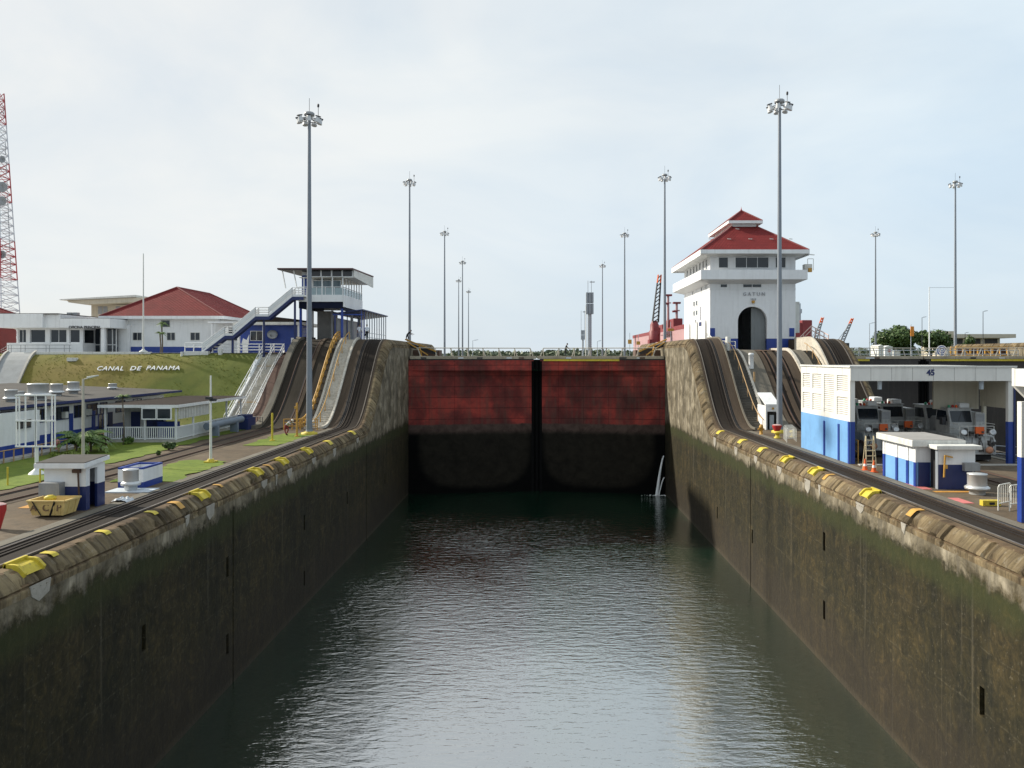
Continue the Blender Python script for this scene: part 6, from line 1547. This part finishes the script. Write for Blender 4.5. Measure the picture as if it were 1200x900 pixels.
m.build('disc', [WHITE, BLUE], root)
m = MB(); m.box(x-.9,x-.7,Y+.02,Y+.1,17,z); m.box(x+.6,x+.8,Y+.02,Y+.1,17,z); m.build('leg', STEEL, root)
root = thing('truss_beam', 'long ochre truss girder lying on the far quay at the right', 'girder', (PX(1160,116),116,18))
m = MB(); Y = 116; xa, xb = PX(1120,Y), PX(1215,Y); za, zb = PZ(416,Y), PZ(407,Y)
for y in (Y, Y+1.4):
    m.beam((xa,y,zb),(xb,y,zb),.25,.22); m.beam((xa,y,za),(xb,y,za),.25,.2); n = 11
    for i in range(n+1):
        X = xa+(xb-xa)*i/n; m.beam((X,y,za),(X,y,zb),.18,.18)
        if i % 3 == 1: m.beam((X,y,zb),(X+(xb-xa)/n*.8,y,za),.16,.16)
m.build('girder', OCHRE, root)
m = MB(); m.box(xa+.3,xb,Y+.5,Y+.6,za,zb-.2); m.build('web_panel', RUST, root)
for px, w, Y, p0, p1, lab, mt in ((1032.5,6,170,416,404,'white box hut between the trees and the incline, right background',OFFW),(1041.5,9,176,416,405,'white cabin with a small red mark beside the box hut, right background',WHITE),(1051,8,190,416,410,'long low pale grey tent roof in front of the tree',OFFW)):
    root = thing('cabin', lab, 'cabin', (PX(px,Y),Y,17.3)); x0, x1 = PX(px-w/2,Y), PX(px+w/2,Y); z0, z1 = 17.3, PZ(p0 if False else p1,Y)
    m = MB(); m.box(x0,x1,Y,Y+4,z0,z1-.3); m.build('wall', mt, root); m = MB(); m.extr([(x0-.15,Y-.15,z1-.3),(x1+.15,Y-.15,z1-.3),((x0+x1)/2,Y-.15,z1)],(0,4.3,0)); m.build('roof', mt, root)
    if px == 1041.5: m = MB(); m.box((x0+x1)/2-.2,(x0+x1)/2+.4,Y-.03,Y-.002,z1-1.4,z1-.8); m.build('sign', RED, root)
railing('long grey guard rail along the far lock wall at the right', [(35.5,112.5,ZU-2.2),(68,112.5,ZU-2.2)], 1.1, GALV, (1.0,.5), 2.5, .05)
# signs and thin poles along the horizon beyond the gate
for px, pt, pb, Y, lab in ((738,398,403,150,'yellow sign on a thin pole left of the other yellow sign beyond the gate'),(748,400,404,150,'yellow sign on a thin pole nearer the ochre gate arm'),(786,385,388,128,'ochre sign board near the left mast of the control house')):
    x = PX(px,Y); root = thing('lock_sign', lab, 'sign', (x,Y,17.3)); m = MB(); m.tube((x,Y,17.3),(x,Y,PZ(pt-8,Y)),.05,n=5); m.build('pole', GALV, root)
    w = .35 if px < 780 else .5; m = MB(); m.box(x-w,x+w,Y-.08,Y-.02,PZ(pb,Y),PZ(pt,Y)); m.build('board', OCHRE, root)
for px, pt, Y, lab in ((535,396,260,'thin far pole left of the three masts'),(555,392,240,'short lamp post with a crossbar just right of the three masts'),(570,386,300,'slim far lamp post further right of the three masts')):
    pass
for px, pt, Y, arm, lab in ((554,399,230,1.6,'small double-armed lamp post just right of the three thin masts'),(700,400,200,1.0,'tiny lamp post by the grey beacon tower')):
    street_lamp(lab, px, pt, Y, 17.3, arm, GALV, GALV)
# far wood along the horizon
def far_wood(label, x0, x1, Y0, Y1, h0, h1, n, seed, s):
    rnd = random.Random(seed); m = MB()
    for _ in range(n):
        x = rnd.uniform(x0,x1); y = rnd.uniform(Y0,Y1); hh = h0+(h1-h0)*(.5+.5*noise.noise((x*.012,y*.01,seed)))*(.6+.4*rnd.random())
        z = 17.2+hh*rnd.random()**.6; d = Vector((rnd.gauss(0,1),rnd.gauss(0,1),rnd.gauss(.5,1))).normalized(); u = d.orthogonal().normalized(); u = Matrix.Rotation(rnd.uniform(0,6.28),3,d)@u; v = d.cross(u); k = s*rnd.uniform(.6,1.5); p = Vector((x,y,z))
        m.add([p-u*k-v*k*.4,p+v*k*.7,p+u*k-v*k*.2,p-v*k*.8],[(0,1,2,3)])
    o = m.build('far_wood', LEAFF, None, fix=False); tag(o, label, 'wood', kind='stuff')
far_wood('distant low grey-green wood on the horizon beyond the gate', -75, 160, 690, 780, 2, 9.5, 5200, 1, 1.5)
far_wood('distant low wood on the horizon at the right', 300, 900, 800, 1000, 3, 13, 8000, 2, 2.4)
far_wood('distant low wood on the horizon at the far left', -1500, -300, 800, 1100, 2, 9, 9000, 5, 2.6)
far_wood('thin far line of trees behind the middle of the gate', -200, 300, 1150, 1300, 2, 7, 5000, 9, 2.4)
def hz(x, y): return 17 + 26*max(0, noise.noise((x*.0016, 3.3, 0))+.25)*math.sin(math.pi*(y-2600)/1400)
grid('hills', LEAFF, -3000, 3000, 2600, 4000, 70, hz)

# ------------------------------------------------------------------ plants on the left lawn
def palm(label, px, Y, ptop, hgt_frond, nfr, seed, zb, mat=LEAFB, trunk_r=.07, bushy=False):
    x = PX(px,Y); zt = PZ(ptop,Y); root = thing('palm_tree' if not bushy else 'palm_bush', label, 'palm', (x,Y,zb)); rnd = random.Random(seed)
    m = MB(); pts = [(x+.05*math.sin(i), Y, zb+(zt-zb)*i/5) for i in range(6)]
    for a, b_ in zip(pts, pts[1:]): m.tube(a, b_, trunk_r, trunk_r*.9, 7)
    m.build('trunk', BARK, root)
    m = MB()
    for i in range(nfr):
        a = i*2.4+rnd.random()*.5; L = hgt_frond*rnd.uniform(.75,1.1); el = rnd.uniform(.2,1.2); base = Vector((x,Y,zt-rnd.uniform(0,.3)*(hgt_frond if bushy else .3))); d = Vector((math.cos(a),math.sin(a),0)); side = Vector((-d.y,d.x,0)); prev = base; N_ = 8
        for k in range(1,N_+1):
            t = k/N_; p = base + d*L*t*math.cos(el*(1-.4*t)) + Vector((0,0,1))*L*(math.sin(el)*t-.85*t*t); w = L*.20*math.sin(math.pi*min(.98,t*.85+.12))
            for s in (-1,1):
                m.add([prev, prev.lerp(p,.6), p+side*s*w-Vector((0,0,w*.5))+d*w*.4, prev+side*s*w*.8-Vector((0,0,w*.45))+d*w*.3], [(0,1,2,3)])
            prev = p
    m.build('fronds', mat, root, fix=False)
def bush(label, px, Y, ptop, wpx, seed, mat=LEAFB, n=700, name='shrub', size=.10):
    x = PX(px,Y); zt = PZ(ptop,Y); s = Y/FPX; root = thing(name, label, 'shrub', (x,Y,ZL)); m = MB(); rnd = random.Random(seed)
    for i in range(5): a = i*1.3; m.tube((x,Y,ZL),(x+math.cos(a)*wpx*s*.25,Y+math.sin(a)*.3,ZL+(zt-ZL)*.6),.03,.015,5)
    m.build('stem', BARK, root); m = MB(); leaf_crown(m,(x,Y,(ZL+zt)/2),(wpx*s*.5,wpx*s*.45,(zt-ZL)*.55),n,size,seed); m.build('foliage', mat, root, fix=False)
palm('leafy palm bush left of the street lamp in front of the workshop', 89, 57, 512, 1.9, 26, 1, ZL, bushy=True)
palm('fuller palm bush right of the street lamp in front of the workshop', 106, 58.5, 508, 1.9, 30, 2, ZL, bushy=True)
palm('small slender palm standing by the veranda front', 144.5, 63, 464, .75, 16, 3, ZL, trunk_r=.05)
bush('red-leaved plant beside the hydrant post', 118, 60, 513, 12, 4, LEAFR, 400, size=.14)
bush('dark bush at the veranda balustrade under the small palm', 150, 63.4, 512, 11, 5, LEAFB, 600)
bush('round clipped topiary bush on the lawn by the veranda corner', 198, 59.5, 518, 13, 6, LEAF, 900)
bush('tiny sprig on the lawn left of the round topiary bush', 186, 56.5, 528, 4, 7, LEAFB, 150)
bush('low yellow-green hedge behind the small hut', 76, 55.5, 529, 34, 8, leaf_mat('lime_leaves', [(.07,.10,.01),(.14,.19,.02),(.24,.28,.05)]), 900)
palm('young palm with drooping leaves in front of the red-roofed house', 190, 100, 379, 1.1, 14, 9, 18.45, trunk_r=.09)
palm('second tier of the young palm before the red-roofed house', 188, 99.5, 390, 1.0, 12, 10, 18.45, trunk_r=.09)

# ------------------------------------------------------------------ people
SKIN = pm('skin', (.20,.11,.07), .6, .1); HAIR = pm('black_hair', (.012,.010,.009), .6, .1); SHIRT = pm('white_shirt', (.66,.70,.76), .8, .08); DARKC = pm('dark_cloth', (.016,.017,.022), .85, .15); REDT = pm('red_trousers', (.22,.03,.035), .85, .15); GREYC = pm('pale_cloth', (.46,.45,.43), .85, .1); PALET = pm('grey_trousers', (.32,.33,.38), .85, .1)
def person(label, loc, rz, bend=0.0, arms=(0.2,-0.2), stride=.12, shirt=SHIRT, trou=DARKC, head_pitch=0, lean_arm=0.0, hat=None, bag=False):
    root = thing('person', label, 'person', loc); root.rotation_euler.z = rz
    # joints; the figure faces -Y locally, so forward is -Y
    hip = Vector((0,0,.92)); f = Vector((0,-math.sin(bend), math.cos(bend)))
    def up(d, fwd=0): return hip + f*d + Vector((0,-math.cos(bend)*fwd, -math.sin(bend)*fwd))
    J = {'pelvis':(hip,.135),'waist':(up(.16),.125),'chest':(up(.38),.15),'neck0':(up(.53),.075),'neck':(up(.60,.02),.056),'head':(up(.69,.03),.098),'crown':(up(.80,.03),.085)}
    E = [('pelvis','waist'),('waist','chest'),('chest','neck0'),('neck0','neck'),('neck','head'),('head','crown')]
    for s, n in ((-1,'r'),(1,'l')):
        st = stride*s
        J['hip'+n] = (hip+Vector((s*.095,0,-.06)),.105); J['knee'+n] = (Vector((s*.10,-st*.6-.03,.49)),.068); J['ank'+n] = (Vector((s*.11,st*.4,.09)),.045); J['toe'+n] = (Vector((s*.12,st*.4-.17,.045)),.04)
        E += [('pelvis','hip'+n),('hip'+n,'knee'+n),('knee'+n,'ank'+n),('ank'+n,'toe'+n)]
        sh = up(.47)+Vector((s*.19,0,0)); a = arms[0 if s<0 else 1]+bend*lean_arm
        dn = Vector((s*.10,-math.sin(a),-math.cos(a)))
        el = sh+dn*.29; a2 = a+.3; wr = el+Vector((s*.02,-math.sin(a2),-math.cos(a2)))*.26; hd = wr+Vector((0,-math.sin(a2+.15),-math.cos(a2+.15)))*.13
        J['sh'+n] = (sh,.062); J['el'+n] = (el,.045); J['wr'+n] = (wr,.034); J['hd'+n] = (hd,.036)
        E += [('chest','sh'+n),('sh'+n,'el'+n),('el'+n,'wr'+n),('wr'+n,'hd'+n)]
    names = list(J); me = bpy.data.meshes.new('person_skeleton'); me.from_pydata([tuple(J[k][0]) for k in names], [(names.index(a),names.index(b)) for a,b in E], [])
    o = bpy.data.objects.new('person_tmp', me); COL.objects.link(o); sk = o.modifiers.new('skin','SKIN'); sk.use_smooth_shade = True
    for i, k in enumerate(names):
        v = me.skin_vertices[0].data[i]; v.radius = (J[k][1], J[k][1]*(.8 if k in ('chest','waist') else 1)); v.use_root = (k == 'pelvis')
    sb = o.modifiers.new('sub','SUBSURF'); sb.levels = 2; sb.render_levels = 2
    bpy.context.view_layer.update()
    bme = bpy.data.meshes.new_from_object(o.evaluated_get(bpy.context.evaluated_depsgraph_get())); bpy.data.objects.remove(o)
    bme.materials.clear()
    for mt in (shirt, trou, SKIN, HAIR, BLACK): bme.materials.append(mt)
    segs = [(Vector(J[a][0]), Vector(J[b][0]), a, b) for a, b in E]
    for p in bme.polygons:
        c = p.center; best = None
        for a, b_, na, nb in segs:
            ab = b_-a; t = max(0,min(1,(c-a).dot(ab)/ab.length_squared)); d = (c-(a+ab*t)).length
            if best is None or d < best[0]: best = (d, na, nb, t)
        _, na, nb, t = best; k = 0
        if nb[:-1] in ('hip','knee','ank'): k = 1
        if na == 'pelvis' and nb == 'waist' and t < .25: k = 1
        if nb[:-1] == 'toe': k = 4
        if nb in ('neck','head','crown'): k = 2
        if nb[:-1] in ('wr','hd') : k = 2
        if nb[:-1] == 'hd': k = 2
        p.material_index = k; p.use_smooth = True
    b = bpy.data.objects.new('body', bme); COL.objects.link(b); b.parent = root
    # hair cap, nose and ears
    hc = J['head'][0].lerp(J['crown'][0], .55); fw = Vector((0,-math.cos(bend),-math.sin(bend)))
    m = MB(); 
    for i in range(8):
        th = i/8*math.pi*.62
    m.T = Matrix.Translation(hc - fw*.018 + f*.01) @ f.to_track_quat('Z','Y').to_matrix().to_4x4()
    m.lathe([(.106*math.sin(R(a)), .115*math.cos(R(a))) for a in (100,80,60,40,20,4)], n=14)
    h = m.build('hair' if not hat else 'cap', HAIR if not hat else hat, None); h.parent = root
    m = MB(); p = J['head'][0]+fw*.10; m.tube(p, p+fw*.035-f*.02, .012, .018, 6); m.build('nose', SKIN, None).parent = root
    if bag:
        m = MB(); w = J['hdl'][0]; m.box(w.x-.05,w.x+.06,w.y-.14,w.y+.14,w.z-.36,w.z-.08); m.path([(w.x,w.y-.1,w.z-.08),(w.x,w.y,w.z+.01),(w.x,w.y+.1,w.z-.08)],.012,5)
        t = m.build('bag', BLACK, None); t.location = root.location; t.rotation_euler = root.rotation_euler; tag(t, 'black bag in the hand of the right white-shirted man', 'bag')
    return root
person('worker in white shirt and pale trousers walking away, left of the pair by the shelter', (PX(421,93.2), 93.2, prof(93.2,LY0)+.03), R(165), 0, (.25,-.2), .15, SHIRT, PALET)
person('white-shirted worker in dark trousers carrying a bag, right of the pair by the shelter', (PX(430,93.6), 93.6, prof(93.6,LY0)+.03), R(190), .05, (-.2,.15), .18, SHIRT, DARKC, bag=True)
person('dark-clothed worker bending forward on top of the left lock wall', (-16.9-.35, 106.0, ZU+.0), R(80), .75, (.5,.7), .2, DARKC, DARKC, lean_arm=.3, hat=DARKC)
person('dark-clothed worker leaning on the rail of the right gate leaf walkway', (PX(662.5,107), 107.2, 18.09), R(95), .35, (.5,.8), .1, DARKC, DARKC, hat=DARKC)
person('worker in pale shirt and red trousers stooping on the grass by the left mast', (PX(335.5,70.3), 70.3, ZL+.05), R(70), .95, (.6,.8), .18, GREYC, REDT, lean_arm=.4, hat=WHITE)
